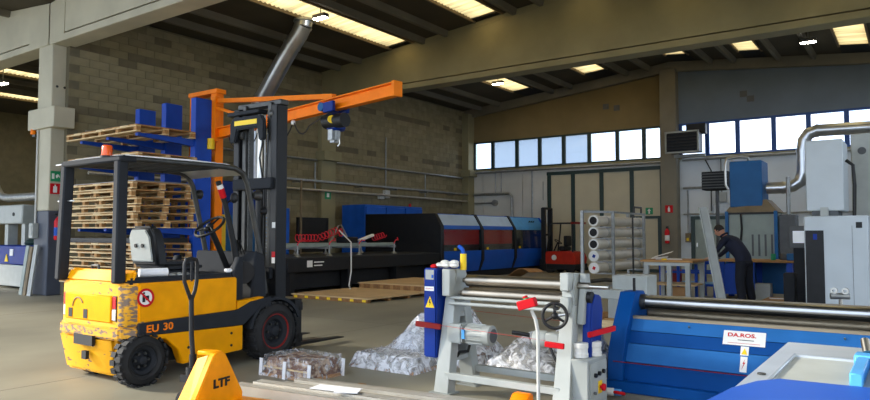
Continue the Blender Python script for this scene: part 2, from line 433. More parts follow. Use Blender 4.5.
# --- back wall: precast panels, lintel, two window strips
WZ0, WZ1 = 4.36, 5.62
m = MB(); 
m.prism([(-17.0, 0), (XR, 0), (XR, WZ0 - .02), (-17.0, WZ0 - .02)], 'y', YB + .05, YB + .3)
m.box(-17.0, -16.42, YB, YB + .3, WZ0 - .02, WZ1); m.box(-7.84, -7.24, YB, YB + .3, WZ0 - .02, WZ1); m.box(.6, XR, YB, YB + .3, WZ0 - .02, WZ1)
wb = m.build('wall_back', 'concrete_panel'); wb['kind'] = 'structure'; wb['label'] = 'pale concrete end wall under the strip windows'
xs = [-16.95, -15.9, -13.9, -12.72]
for a, b in zip(xs[:-1], xs[1:]): MB().box(a + .015, b - .015, YB, YB + .06, 0, WZ0 - .03).build('panel', 'concrete_panel', wb)
xs = [-7.86, -5.4, -2.9, -.4, XR]
for a, b in zip(xs[:-1], xs[1:]): MB().box(a + .015, b - .015, YB, YB + .06, 0, WZ0 - .03).build('panel', 'panel_daylit', wb)
MB().box(-12.72, -7.86, YB, YB + .06, 4.08, WZ0 - .03).build('panel', 'concrete_panel', wb)
m = MB(); m.prism([(-17.0, WZ1), (RIDGE, WZ1), (RIDGE, roof_z(RIDGE)), (-17.0, roof_z(-17.0))], 'y', YB, YB + .3); m.build('gable', 'gable_warm_tint', wb)
m = MB(); m.prism([(RIDGE, WZ1), (XR, WZ1), (XR, roof_z(XR)), (RIDGE, roof_z(RIDGE))], 'y', YB, YB + .3); m.build('gable', 'gable_flare_tint', wb)
# sloping gable beam under the roof
m = MB(); m.prism([(-17, roof_z(-17) - .36), (RIDGE, roof_z(RIDGE) - .36), (XR, roof_z(XR) - .36), (XR, roof_z(XR)), (RIDGE, roof_z(RIDGE)), (-17, roof_z(-17))], 'y', YB - .22, YB + .02)
m.build('gable_beam', 'concrete_dark', wb)
# square anchor recess plates high on the gable
for x, z in ((-10.1, 6.6), (-9.65, 6.5), (-4.95, 6.5), (-4.72, 6.3)):
    MB().box(x - .12, x + .12, YB - .02, YB + .01, z - .11, z + .11).build('anchor_plate', 'grey_dark', wb)

def window_strip(name, x0, x1, cuts, dirty, label):
    w = bpy.data.objects.new(name, None); COL.objects.link(w); w['kind'] = 'structure'; w['label'] = label
    fm = 'dark_green' if dirty else 'window_blue'
    m = MB(); m.box(x0, x1, YB - .03, YB + .08, WZ1 - .07, WZ1); m.box(x0, x1, YB - .03, YB + .08, WZ0 - .02, WZ0 + .05)
    m.build('frame', fm, w)
    for c in cuts: MB().box(c - .075, c + .075, YB - .03, YB + .08, WZ0 + .05, WZ1 - .07).build('mullion', fm, w)
    e = [x0] + list(cuts) + [x1]
    for i, (a, b) in enumerate(zip(e[:-1], e[1:])):
        MB().box(a + .04, b - .04, YB + .03, YB + .04, WZ0 + .04, WZ1 - .06).build('pane', 'window_glass_dirty' if dirty and i in (2, 3, 4, 5) else 'window_glass', w)
    return w
window_strip('window_1', -16.42, -7.84, (-16.36, -15.39, -14.17, -13.07, -11.96, -10.83, -9.65, -8.58, -7.88), True, 'strip of green framed windows above the folding door')
window_strip('window_2', -7.24, .6, (-7.2, -6.23, -5.18, -4.0, -2.92, -1.8, -.6, .5), False, 'strip of blue framed windows above the fan heater')
# sill ledge along the strip
m = MB(); m.box(-16.4, .6, YB - .10, YB + .0, WZ0 - .10, WZ0 - .02); o = m.build('window_sill', 'concrete', wb)

# --- right and far-left walls
m = MB()
m.box(XR, XR + .3, -1.5, YB + .3, 5.6, 7.3)                                   # wall over a gate (y 6..12) and strip windows, openings added for side daylight
m.box(XR, XR + .3, -1.5, 6.0, 0, 5.6); m.box(XR, XR + .3, 12.0, YB + .3, 0, 3.4); m.box(XR, XR + .3, 25.2, YB + .3, 3.4, 5.6); m.box(XR, XR + .3, 12.0, 12.6, 3.4, 5.6); m.box(XR, XR + .3, 6.0, 12.0, 4.6, 5.6)
for yy in (14.6, 16.7, 18.8, 20.9, 23.0): m.box(XR, XR + .3, yy - .06, yy + .06, 3.4, 5.6)
o = m.build('wall_right', 'concrete_panel'); o['kind'] = 'structure'; o['label'] = 'concrete side wall on the right of the hall with an invented gate and strip windows for daylight'
m = MB(); m.box(-34.4, -34.1, 3, YB + .3, 0, 7.6); o = m.build('wall_far_left', 'block_1'); o['kind'] = 'structure'; o['label'] = 'distant block wall of the neighbouring bay seen left of the white pillar'
m = MB(); m.box(-34.2, -17.0, YB, YB + .3, 0, 7.9); o = m.build('wall_far_back', 'concrete_panel'); o['kind'] = 'structure'; o['label'] = 'end wall of the neighbouring bay hidden behind the block wall'

# --- ceiling: slab strips between the skylights, with ribs
Y0 = -1.4
SKY_A = [(-13.62, -12.72), (-10.45, -9.52), (-7.3, -6.5), (-4.84, -4.1), (-1.86, -1.02)]      # main hall
SKY_L = [(-20.6, -19.8), (-23.8, -23.0), (-28.4, -27.6), (-31.6, -30.8)]                        # neighbouring bay
ceil = bpy.data.objects.new('ceiling', None); COL.objects.link(ceil); ceil['kind'] = 'structure'; ceil['label'] = 'dark ribbed concrete roof with translucent strips'
def slab(x0, x1, y0=Y0, y1=YB + .3):
    cuts = [x0] + [c for c in (-25.5, -17.0, RIDGE) if x0 < c < x1] + [x1]
    for a, b in zip(cuts[:-1], cuts[1:]):
        e = 1e-4
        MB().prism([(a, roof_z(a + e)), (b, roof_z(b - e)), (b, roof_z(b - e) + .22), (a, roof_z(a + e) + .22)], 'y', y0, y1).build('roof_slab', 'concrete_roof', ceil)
edges = [-34.4] + [v for s in sorted(SKY_L + SKY_A) for v in s] + [XR + .3]
for a, b in zip(edges[::2], edges[1::2]): slab(a, b)
def rib(x, y0=Y0, y1=YB, w=.16, h=.17):
    z = roof_z(x)
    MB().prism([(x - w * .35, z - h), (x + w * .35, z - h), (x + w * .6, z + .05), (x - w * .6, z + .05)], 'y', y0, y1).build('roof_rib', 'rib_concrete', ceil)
for x in (-15.9, -14.95, -12.35, -11.5, -9.15, -8.3, -6.0, -5.2, -3.75, -2.68, -.5, .6): rib(x)
for x in (-19.2, -21.5, -22.6, -24.6, -27, -29, -30.2): rib(x)
SKYN = 0
def skylight(x0, x1, y0, y1, label):
    """corrugated translucent sheet bent over the gap, on two steel edge rails"""
    global SKYN
    s = bpy.data.objects.new('skylight', None); COL.objects.link(s); s['kind'] = 'structure'; s['label'] = label
    m = MB(); n = int((y1 - y0) / .075); vs_ = []
    za, zb = roof_z(x0 + .01), roof_z(x1 - .01)
    for i in range(n + 1):
        y = y0 + (y1 - y0) * i / n; d = .022 * (1 if i % 2 else -1)
        vs_ += [(x0 - .0, y, za + .03 + d), (x1 + .0, y, zb + .03 + d)]
    m.add(vs_, [(2 * i, 2 * i + 1, 2 * i + 3, 2 * i + 2) for i in range(n)])
    o = m.build('corrugated_sheet', 'skylight_sheet', s)
    for p in o.data.polygons: p.use_smooth = False
    for x, z in ((x0, za), (x1, zb)): MB().box(x - .03, x + .03, y0, y1, z - .05, z + .10).build('edge_rail', 'tan_dirty', s)
def roofcap(x0, x1, y0, y1):
    za, zb = roof_z(x0 + .01), roof_z(x1 - .01)
    MB().prism([(x0, za), (x1, zb), (x1, zb + .22), (x0, za + .22)], 'y', y0, y1).build('roof_cap', 'black_matte', ceil)
names = ['skylight strip beside the steel exhaust duct', 'long skylight strip left of the ridge', 'skylight strip along the ridge', 'skylight strip right of the ridge', 'skylight strip nearest the right wall']
for (x0, x1), nme in zip(SKY_A, names):
    roofcap(x0, x1, Y0, 7.2); skylight(x0, x1, 8.2, 16.8, 'corrugated yellow ' + nme + ', nearer bay')
    roofcap(x0, x1, 16.6, 17.4); skylight(x0, x1, 17.4, 24.87, 'corrugated yellow ' + nme + ', far bay'); roofcap(x0, x1, 24.87, YB + .3)
    roofcap(x0, x1, 7.2, 8.2)
for i, (x0, x1) in enumerate(SKY_L):
    roofcap(x0, x1, Y0, 8.2); skylight(x0, x1, 8.2, 24.8, ('first', 'second', 'third', 'fourth')[i] + ' skylight strip beyond the white pillar'); roofcap(x0, x1, 24.8, YB + .3)

# --- beams and pillars
def beam(x0, x1, y0, y1, zb, label, mt='concrete'):
    """tapered precast girder: web with recessed panel and a bottom flange"""
    b = bpy.data.objects.new('beam', None); COL.objects.link(b); b['kind'] = 'structure'; b['label'] = label
    pts = [x0] + [c for c in (-25.5, RIDGE) if x0 < c < x1] + [x1]; e = 1e-3
    tops = [(p, roof_z(min(max(p, x0 + e), x1 - e)) - .02) for p in pts]
    MB().box(x0, x1, y0, y1, zb, zb + .17).build('flange', mt, b, bev=.015)
    MB().prism([(x0, zb + .205), (x1, zb + .205)] + tops[::-1], 'y', y0 + .02, y1 - .02).build('web', mt, b)
    MB().box(x0, x1, y0 + .13, y1 - .13, zb + .17, zb + .205).build('web_groove', 'concrete_dark', b)
    m = MB(); m.prism([(p, z - .16) for p, z in tops] + tops[::-1], 'y', y0 + .01, y1 - .01); m.build('top_flange', mt, b)
    MB().prism([(x0, zb + .16), (x0 + .7, zb + .16), (x0 + .7, roof_z(x0 + .7) - .05), (x0, roof_z(x0 + e) - .05)], 'y', y0 + .005, y1 - .005).build('end_block', mt, b)
    MB().prism([(x1 - 1.0, zb + .16), (x1, zb + .16), (x1, roof_z(x1 - e) - .05), (x1 - 1.0, roof_z(x1 - 1.0) - .05)], 'y', y0 + .005, y1 - .005).build('end_block', mt, b)
    return b
ZB = 6.03
beam(-16.98, XR, 16.8, 17.3, ZB, 'broad tapered concrete beam crossing the middle of the hall')
beam(-16.98, XR, 7.85, 8.35, ZB, 'near concrete beam running over the white pillar to the upper frame edge', 'concrete_pale')
beam(-34.2, -17.04, 7.85, 8.35, ZB, 'concrete beam of the neighbouring bay, left of the white pillar', 'concrete_pale')
beam(-34.2, -17.04, 16.8, 17.3, ZB, 'farther beam of the neighbouring bay behind the pillar')

def pillar(x0, x1, y0, y1, ztop, label, paint=0.0, corbel=None, mats='concrete'):
    p = bpy.data.objects.new('pillar', None); COL.objects.link(p); p['kind'] = 'structure'; p['label'] = label
    MB().box(x0, x1, y0, y1, paint, ztop).build('shaft', mats, p, bev=.02)
    if paint: MB().box(x0, x1, y0, y1, 0, paint).build('painted_base', 'pillar_grey', p, bev=.02)
    if corbel: MB().box(corbel[0], corbel[1], corbel[2], corbel[3], corbel[4], corbel[5]).build('corbel', mats, p, bev=.015)
    return p
p1 = pillar(-17.55, -16.85, 7.88, 8.30, ZB + .02, 'white concrete pillar with dark grey painted base at the left', 2.02, (-17.85, -16.55, 7.80, 8.30, 4.0, 4.5), 'concrete_pale')
for yy in (8.00, 8.18): MB().cyl((-16.86, yy, 5.02), (-16.84, yy, 5.02), .03).build('bolt_hole', 'black_matte', p1)
pillar(-17.0, -16.50, 16.62, 17.32, ZB + .02, 'concrete pillar with a corbel on the block wall behind the jib crane', 0, (-17.0, -16.3, 16.55, 17.4, 3.98, 4.30), 'concrete')
pillar(-17.0, -16.36, YB - .5, YB + .1, 6.9, 'corner pillar between block wall and windows', 0, (-17.0, -16.2, YB - .62, YB, 4.05, 4.33), 'concrete')
pillar(-7.84, -7.24, YB - .4, YB + .1, roof_z(-7.5) - .3, 'flat pillar between the two window strips', mats='concrete_dark')

# --- folding door and wicket door
d = bpy.data.objects.new('door_1', None); COL.objects.link(d); d['kind'] = 'structure'; d['label'] = 'tall folding door of four cream panels in dark green frames'
xs = [-12.62, -11.55, -10.32, -9.08, -7.9]
for a, b in zip(xs[:-1], xs[1:]): MB().box(a + .06, b - .06, YB + .0, YB + .05, .12, 3.94).build('panel', 'door_cream', d)
for x in xs: MB().box(x - .08, x + .08, YB - .04, YB + .05, 0, 4.02).build('stile', 'dark_green', d)
MB().box(xs[0] - .1, xs[-1] + .1, YB - .06, YB + .05, 3.94, 4.08).build('head_rail', 'dark_green', d)
MB().box(-9.0, -7.98, YB - .05, YB + .05, 2.06, 2.16).build('wicket_head', 'dark_green', d)
MB().box(-8.08, -7.98, YB - .05, YB + .05, 0, 2.06).build('wicket_jamb', 'dark_green', d)
MB().box(xs[0], xs[-1], YB - .03, YB + .05, 0, .12).build('kick_rail', 'dark_green', d)
MB().box(-8.62, -8.56, YB - .1, YB - .05, 1.0, 1.12).build('handle', 'black_paint', d)
d = bpy.data.objects.new('door_2', None); COL.objects.link(d); d['kind'] = 'structure'; d['label'] = 'small grey side door in a green frame right of the flat pillar'
MB().box(-6.72, -5.48, YB - .01, YB + .04, .02, 2.0).build('leaf', 'grey_green', d)
m = MB(); m.box(-6.86, -6.72, YB - .05, YB + .05, 0, 2.12); m.box(-5.48, -5.34, YB - .05, YB + .05, 0, 2.12); m.box(-6.72, -5.48, YB - .05, YB + .05, 2.0, 2.12)
m.build('door_frame', 'dark_green', d)
MB().box(-6.66, -6.62, YB - .08, YB - .01, 1.0, 1.14).build('handle', 'steel', d)
# ================================================================ YELLOW FORKLIFT (own frame: +y towards the forks, +x its right side)
FL = T('forklift', 'large worn yellow forklift with black mast and roof guard in the foreground', 'forklift', (-6.76, 4.55, 0), R(1.0), local=True)
# counterweight: rounded, chipped; upper, middle and lower bands
def cw_outline(w, y_rear, y_front, ch):
    return [(-w, y_front), (-w, y_rear + ch), (-w + ch * .75, y_rear + .02), (-w + ch * 1.6, y_rear), (w - ch * 1.6, y_rear), (w - ch * .75, y_rear + .02), (w, y_rear + ch), (w, y_front)]
m = MB(); m.prism(cw_outline(.64, -.990, -.80, .16), 'z', .50, .98)
cw = m.build('counterweight', 'lift_worn', FL, bev=.025, seg=2)
m = MB(); m.prism([(-.60, -.86), (-.60, -.910), (-.46, -.970), (.46, -.970), (.60, -.910), (.60, -.86)], 'z', .98, 1.10)
m.v = [(x * (1 if z < 1.0 else .95), y + (0 if z < 1.0 else .05), z) for x, y, z in m.v]
m.build('rear_hood', 'lift_yellow', cw, bev=.02, seg=2)
m = MB(); m.prism(cw_outline(.655, -1.010, -.80, .15), 'z', .44, .56); m.build('bumper_band', 'lift_rust', cw, bev=.02, seg=2)
m = MB(); m.prism([(-.42, -1.005), (.42, -1.005), (.42, -.980), (-.42, -.980)], 'z', .60, .86); m.build('rear_panel', 'lift_yellow', cw, bev=.01)
for x, zz in ((-.30, .66), (-.02, .66)):
    MB().box(x - .035, x + .035, -1.010, -.990, zz - .04, zz + .05).build('slot', 'black_matte', cw)
m = MB(); m.tube(arc((-.16, -1.008, .72), .10, 30, 175, 8), .007, 6); m.build('weld_seam', 'tan_dirty', cw)
m = MB(); m.prism([(-.58, -.98), (.30, -.98), (.37, -.93), (.37, -.60), (-.62, -.60), (-.62, -.93)], 'z', .07, .45)
m.v = [(x * (.90 if z < .2 else 1), y + (.06 if z < .2 else 0), z) for x, y, z in m.v]
lowcw = m.build('lower_counterweight', 'lift_worn', FL, bev=.03, seg=2)
m = MB(); m.box(-.20, .14, -1.022, -.990, .36, .46); m.build('tow_recess', 'black_matte', lowcw)
MB().box(-.06, .02, -1.015, -.980, .22, .30).build('tow_hole', 'black_matte', lowcw)
for x in (-.44, .45):
    MB().box(x - .035, x + .035, -.984, -.950, .62, .86).build('tail_lamp_frame', 'steel_dark', cw)
    lm = MB(); lm.box(x - .028, x + .028, -.990, -.980, .74, .85); lm.build('tail_lamp', 'red_paint', cw)
    lm = MB(); lm.box(x - .028, x + .028, -.990, -.980, .63, .73); lm.build('reverse_lamp', 'sign_white', cw)
m = MB(); m.tube([(-.14, -.880, 1.10), (-.14, -.880, 1.135), (-.02, -.880, 1.135), (-.02, -.880, 1.10)], .014, 8); m.build('lifting_eye', 'steel_dark', cw)
m = MB(); m.prism([(.50, -.985), (.545, -.982), (.61, -.945), (.652, -.82), (.652, -.79), (.50, -.79)], 'z', .57, .955); m.build('worn_corner', 'lift_rust', cw, bev=.01)
# side skins
for s, nm in ((1, 'side_panel'), (-1, 'side_panel')):
    m = MB(); m.prism([(-.86, .60), (.31, .62), (.31, .98), (-.86, .98)], 'x', s * .56, s * .655)
    sp = m.build(nm, 'lift_yellow', FL, bev=.012, seg=2)
    m = MB(); m.prism([(-.90, .46), (.25, .50), (.45, .60), (.80, .64), (.80, .58), (.55, .56), (.33, .44), (-.90, .40)], 'x', s * .50, s * .66)
    # dark lower stripe
    m = MB(); m.prism([(-.86, .60), (.31, .625), (.50, .70), (.80, .74), (.80, .62), (.60, .60), (.40, .45), (-.86, .475)], 'x', s * .56, s * .665)
    st = m.build('sill_stripe', 'charcoal', FL, bev=.008)
    m = MB(); m.prism([(-.36, .14), (.40, .18), (.40, .455), (-.82, .48), (-.82, .42), (-.56, .42), (-.42, .30)], 'x', s * .54, s * .655)
    m.build('lower_panel', 'lift_yellow', FL, bev=.01)
    m = MB(); m.prism([(.32, .62), (.70, .64), (.70, .74), (.32, .72)], 'x', s * .56, s * .65); m.build('step_panel', 'lift_yellow', FL, bev=.01)
    # front mudguard
    pts = [(.88 + .40 * math.cos(R(a)), .33 + .40 * math.sin(R(a))) for a in range(20, 171, 15)]; pin = [(.88 + .365 * math.cos(R(a)), .33 + .365 * math.sin(R(a))) for a in range(170, 19, -15)]
    m = MB(); m.prism(pts + pin, 'x', s * .44, s * .67); m.build('mudguard', 'charcoal', FL)
text_part('EU', 'model_lettering', 'orange_paint', FL, (.668, -.715, .535), .10, (R(90), 0, R(90)), .002, 'orange stencilled letters EU', bold=.002, sx=1.15)
text_part('30', 'model_number', 'orange_paint', FL, (.668, -.545, .54), .10, (R(90), 0, R(90)), .002, 'orange stencilled number 30', bold=.002, sx=1.15)
# no-passenger sticker
stk = MB(); stk.cyl((.655, -.790, .84), (.659, -.790, .84), .088, n=24); stk = stk.build('warning_sticker', 'sign_white', FL, label='round red and white prohibition sticker')
MB().ring((.657, -.790, .84), (.661, -.790, .84), .09, .068, 24).build('red_ring', 'safety_red', stk)
m = MB(); m.bar((.6615, -.850, .90), (.6615, -.730, .78), .003, .018); m.build('red_slash', 'safety_red', stk)
m = MB(); m.box(.659, .6605, -.825, -.795, .80, .87); m.box(.659, .6605, -.790, -.755, .815, .86); m.cyl((.659, -.810, .885), (.6605, -.810, .885), .012, n=8); m.build('pictogram', 'black_paint', stk)
for y, z in ((-.30, .30), (.24, .38), (.24, .25)): MB().cyl((.65, y, z), (.662, y, z), .014, n=10).build('bolt', 'black_matte', FL)
# chassis, floor, dash, seat base
MB().box(-.50, .50, -.45, .95, .16, .56).build('chassis', 'charcoal', FL, bev=.02)
MB().box(-.60, .60, -.92, .30, .96, 1.03).build('battery_lid', 'charcoal', FL, bev=.02, seg=2)
MB().box(-.52, .52, .30, .72, .56, .62).build('foot_well', 'charcoal', FL)
m = MB(); m.prism([(.30, .60), (.33, 1.18), (.42, 1.24), (.46, 1.22), (.50, .72), (.50, .60)], 'x', -.60, .60); 
m2 = MB(); m2.prism([(.58, .60), (.66, 1.26), (.80, 1.22), (.84, .60)], 'x', -.55, .55); m2.build('dashboard', 'charcoal', FL, bev=.02)
MB().prism([(.30, .72), (.30, 1.02), (.38, 1.20), (.44, 1.20), (.44, .72)], 'x', .52, .60).build('cab_side', 'charcoal', FL, bev=.01)
MB().prism([(.30, .72), (.30, 1.02), (.38, 1.20), (.44, 1.20), (.44, .72)], 'x', -.60, -.52).build('cab_side', 'charcoal', FL, bev=.01)
# seat
st = MB(); st.box(-.25, .25, -.62, -.12, 1.03, 1.16); seat = st.build('seat', 'black_paint', FL, bev=.05, seg=3)
m = MB(); m.prism([(-.24, 1.10), (.24, 1.10), (.23, 1.44), (.17, 1.54), (-.17, 1.54), (-.23, 1.44)], 'y', -.70, -.56); m.v = [(x, y - (z - 1.1) * .16, z) for x, y, z in m.v]
bk = m.build('seat_back', 'black_paint', seat, bev=.035, seg=3)
m = MB(); m.prism([(-.19, 1.16), (.19, 1.16), (.185, 1.42), (.13, 1.50), (-.13, 1.50), (-.185, 1.42)], 'y', -.722, -.70); m.v = [(x, y - (z - 1.1) * .16, z) for x, y, z in m.v]
bs = m.build('seat_shell', 'machine_grey', seat, bev=.012, seg=2)
for x in (-.06, .06):
    MB().cyl((x, -.765, 1.33), (x, -.775, 1.33), .022, n=10).build('rivet', 'black_matte', seat)
seat.location.y += .31
# paper roll and rags on the battery lid
m = MB(); m.cyl((.46, -.74, 1.07), (.54, -.48, 1.07), .042, n=16); pr_ = m.build('paper_roll', 'paper', FL, label='white roll of paper lying on the lid')
m = MB(); m.cyl((.5405, -.478, 1.07), (.542, -.473, 1.07), .018, n=10); m.build('core', 'cardboard', pr_)
m = MB()
for i in range(6): m.sphere((.48 + rnd.uniform(-.05, .06), -.36 + i * .03, 1.035), .035, 7, 5, (1, 1.2, .6))
m.build('rag', 'galv', FL, label='crumpled grey rags')
# steering column and wheel
m = MB(); m.tube([(.10, .62, 1.05), (.10, .46, 1.36), (.10, .38, 1.50)], .035, 10); m.build('steering_column', 'black_paint', FL)
m = MB(); m.torus((.10, .36, 1.54), (0, -.62, .78), .18, .017, 28, 8)
for a in (90, 210, 330):
    ca, sa = math.cos(R(a)), math.sin(R(a)); m.tube([(.10, .36, 1.54), (.10 + .17 * ca, .36 + .17 * sa * .78, 1.54 + .17 * sa * .62)], .011, 6)
m.sphere((.10, .36, 1.54), .045, 10, 6); m.build('steering_wheel', 'black_paint', FL)
m = MB(); m.sphere((.20, .24, 1.51), .03, 8, 6); m.tube([(.20, .24, 1.50), (.19, .26, 1.45)], .01, 6); m.build('steering_knob', 'black_paint', FL)
m = MB(); m.cyl((.40, .56, 1.02), (.52, .50, 1.02), .13, n=18); m.cyl((.38, .57, 1.02), (.40, .56, 1.02), .09, n=14); m.build('control_housing', 'black_paint', FL)
m = MB(); m.obox((.52, .36, 1.05), (.08, .22, .04), (0, .2, .1)); m.build('glove_pile', 'paper', FL, bev=.015, label='pale work gloves and papers')
for i in range(3): m = MB(); m.tube([(.30 + i * .05, .62, 1.22), (.30 + i * .05, .55, 1.36)], .008, 6); m.sphere((.30 + i * .05, .55, 1.37), .02, 8, 6); m.build('control_lever', 'black_paint', FL)
# rear stem with reflector and mirror (grab post in front of the roof edge)
m = MB(); m.tube([(.44, .20, 2.04), (.44, .30, 1.80), (.42, .44, 1.36), (.42, .50, 1.10)], [.03, .03, .035, .045], 10); sp = m.build('front_strut', 'black_paint', FL)
m = MB(); m.tube([(.445, .235, 1.96), (.443, .275, 1.86)], .036, 10); m.build('red_tape', 'safety_red', sp)
m = MB(); m.tube([(.445, .215, 2.00), (.445, .235, 1.96)], .036, 10); m.build('white_tape', 'sign_white', sp)
m = MB(); m.sphere((.52, .36, 1.86), .06, 12, 8, (1, .5, 1)); m.tube([(.44, .32, 1.80), (.52, .37, 1.86)], .01, 6); m.build('mirror', 'black_paint', FL)
# roof guard
for x in (-.55, .50):
    m = MB(); m.bar((x, -.98, .98), (x * .94, -.96, 2.17), .09, .11, (0, 1, 0)); m.build('rear_post', 'charcoal', FL, bev=.015)
MB().box(-.55, .55, -1.02, -.84, 2.15, 2.21).build('roof_crossbar', 'charcoal', FL, bev=.015)
for x in (-.50, .50):
    m = MB(); path = [(x, -.97, 2.19), (x, .20, 2.205), (x, .38, 2.195), (x, .49, 2.15), (x, .56, 2.04), (x, .66, 1.65), (x, .78, 1.18), (x, .85, .76)]
    m.tube(path, [.032] * len(path), 10); m.build('side_rail', 'steel_dark', FL)
m = MB()
vs_ = []; prof = [(-.95, 2.225), (-.2, 2.24), (.25, 2.235), (.42, 2.20), (.52, 2.14)]
for y, z in prof: vs_ += [(-.52, y, z), (-.2, y, z + .01), (.2, y, z + .01), (.52, y, z), (.52, y, z - .018), (.2, y, z - .008), (-.2, y, z - .008), (-.52, y, z - .018)]
fs = []
for k in range(len(prof) - 1):
    for i in range(8): fs.append((k * 8 + i, k * 8 + (i + 1) % 8, (k + 1) * 8 + (i + 1) % 8, (k + 1) * 8 + i))
fs += [tuple(range(8)), tuple(range(len(prof) * 8 - 1, len(prof) * 8 - 9, -1))]
m.add(vs_, fs); m.build('roof_sheet', 'lift_sheet', FL, label='scuffed translucent plastic roof sheet')
for k in range(5): 
    y = -.66 + k * .2; MB().box(-.49, .49, y - .02, y + .02, 2.17, 2.20).build('roof_bar', 'charcoal', FL)
m = MB(); m.bar((-.66, -.97, 1.80), (-.40, -.96, 1.80), .03, .012); m.build('rear_brace', 'steel', FL)
m = MB(); m.bar((-.68, -.98, 2.18), (.5, -.92, 2.215), .05, .012); m.build('loose_slat', 'steel', FL)
# beacon, headlamps
bc = MB(); bc.lathe([(0, .055), (.03, .055), (.035, .05), (.11, .05), (.125, .04), (.13, 0.001)], (.20, -.95, 2.21), (0, 0, 1), 16); bc = bc.build('beacon', 'amber', FL, label='orange flashing beacon')
MB().cyl((.20, -.95, 2.205), (.20, -.95, 2.23), .062, n=16).build('beacon_base', 'black_paint', bc)
for x, y in ((.54, .62), (-.54, .62)):
    m = MB(); m.lathe([(0, .03), (.03, .055), (.08, .062), (.085, .05)], (x, y, 1.90 if x > 0 else 1.95), (0, 1, 0), 14); hl = m.build('headlamp', 'steel_dark', FL)
    MB().cyl((x, y + .086, 1.90 if x > 0 else 1.95), (x, y + .09, 1.90 if x > 0 else 1.95), .05, n=14).build('lens', 'steel', hl)
m = MB(); m.lathe([(0, .02), (.05, .05), (.07, .05)], (.56, .70, 1.72), (0, 1, 0), 12); m.build('horn', 'black_paint', FL)
# mast: outer rails, inner rails, chains, cylinders, crossheads
MY = 1.18
for x in (-.35, .35):
    m = MB(); m.box(x - .055, x + .055, MY - .09, MY + .09, .16, 3.06); m.build('outer_rail', 'black_paint', FL, bev=.01)
    s = 1 if x > 0 else -1
    m = MB(); m.box(x - s * .115 - .035, x - s * .115 + .035, MY - .06, MY + .08, .22, 3.10); m.build('inner_rail', 'steel_dark', FL, bev=.008)
    m = MB()
    for k in range(56):
        z = .42 + k * .046; m.box(x - s * .175 - .012, x - s * .175 + .012, MY - .035, MY - .012, z, z + .036)
    o = m.build('lift_chain', 'steel_dark', FL); o['kind'] = 'stuff'
m = MB(); m.cyl((.05, MY - .02, 2.02), (.05, MY - .02, 2.96), .052, n=16); m.build('lift_cylinder', 'steel', FL)
m = MB(); m.cyl((.05, MY - .02, .30), (.05, MY - .02, 2.02), .065, n=16); m.build('cylinder_barrel', 'black_paint', FL)
m = MB(); m.box(-.405, .405, MY - .03, MY + .10, 3.06, 3.13); m.build('top_crosshead', 'steel_dark', FL, bev=.01)
m = MB(); m.prism([(-.40, 2.62), (-.40, 2.86), (-.34, 2.94), (.18, 2.94), (.24, 2.86), (.24, 2.62), (.14, 2.62), (.12, 2.78), (-.26, 2.78), (-.30, 2.62)], 'y', MY - .16, MY - .10)
hd = m.build('mast_yoke', 'charcoal', FL, bev=.015, seg=2)
MB().box(-.30, .12, MY - .165, MY - .16, 2.83, 2.89).build('yellow_plate', 'safety_yellow', hd)
m = MB(); m.box(-.48, .12, MY - .14, MY + .02, 2.97, 3.02); m.build('guide_plate', 'charcoal', FL, bev=.008)
for z in (2.10, 1.0): m = MB(); m.box(-.36, .36, MY - .14, MY - .06, z - .09, z + .05); m.build('mast_crossbar', 'charcoal', FL, bev=.012)
for x, z in ((.30, 2.95), (-.26, 2.72)): m = MB(); m.cyl((x - .03, MY - .04, z), (x + .03, MY - .04, z), .06, n=16); m.build('chain_sheave', 'steel_dark', FL)
m = MB(); m.tube([(.12, MY - .08, 2.9), (.16, MY - .10, 2.6), (.13, MY - .12, 2.4), (.20, MY - .10, 2.0), (.2, MY - .1, 1.2)], .012, 6); m.build('hydraulic_hose', 'cable_black', FL)
m = MB(); m.tube([(.24, MY - .08, 2.7), (.26, MY - .12, 2.2), (.23, MY - .10, 1.7)], .010, 6); m.build('hydraulic_hose', 'cable_black', FL)
for z, c in ((1.53, 'sign_white'), (1.17, 'red_paint'), (1.10, 'sign_white')): MB().box(.34, .395, MY - .094, MY - .09, z, z + .07).build('mast_sticker', c, FL)
# carriage and forks
CY = 1.33
for z0, z1 in ((.14, .24), (.52, .62)): MB().box(-.58, .58, CY, CY + .06, z0, z1).build('carriage_bar', 'black_paint', FL, bev=.008)
for x in (-.50, .52): MB().box(x - .05, x + .05, CY - .06, CY + .05, .08, .66).build('carriage_side', 'black_paint', FL, bev=.008)
for x in (-.30, .34):
    m = MB(); m.prism([(CY + .06, .64), (CY + .11, .64), (CY + .11, .12), (CY + .18, .095), (CY + 1.02, .065), (CY + 1.02, .052), (CY + .12, .052), (CY + .06, .09)], 'x', x - .06, x + .06); m.build('fork', 'black_paint', FL, bev=.006)
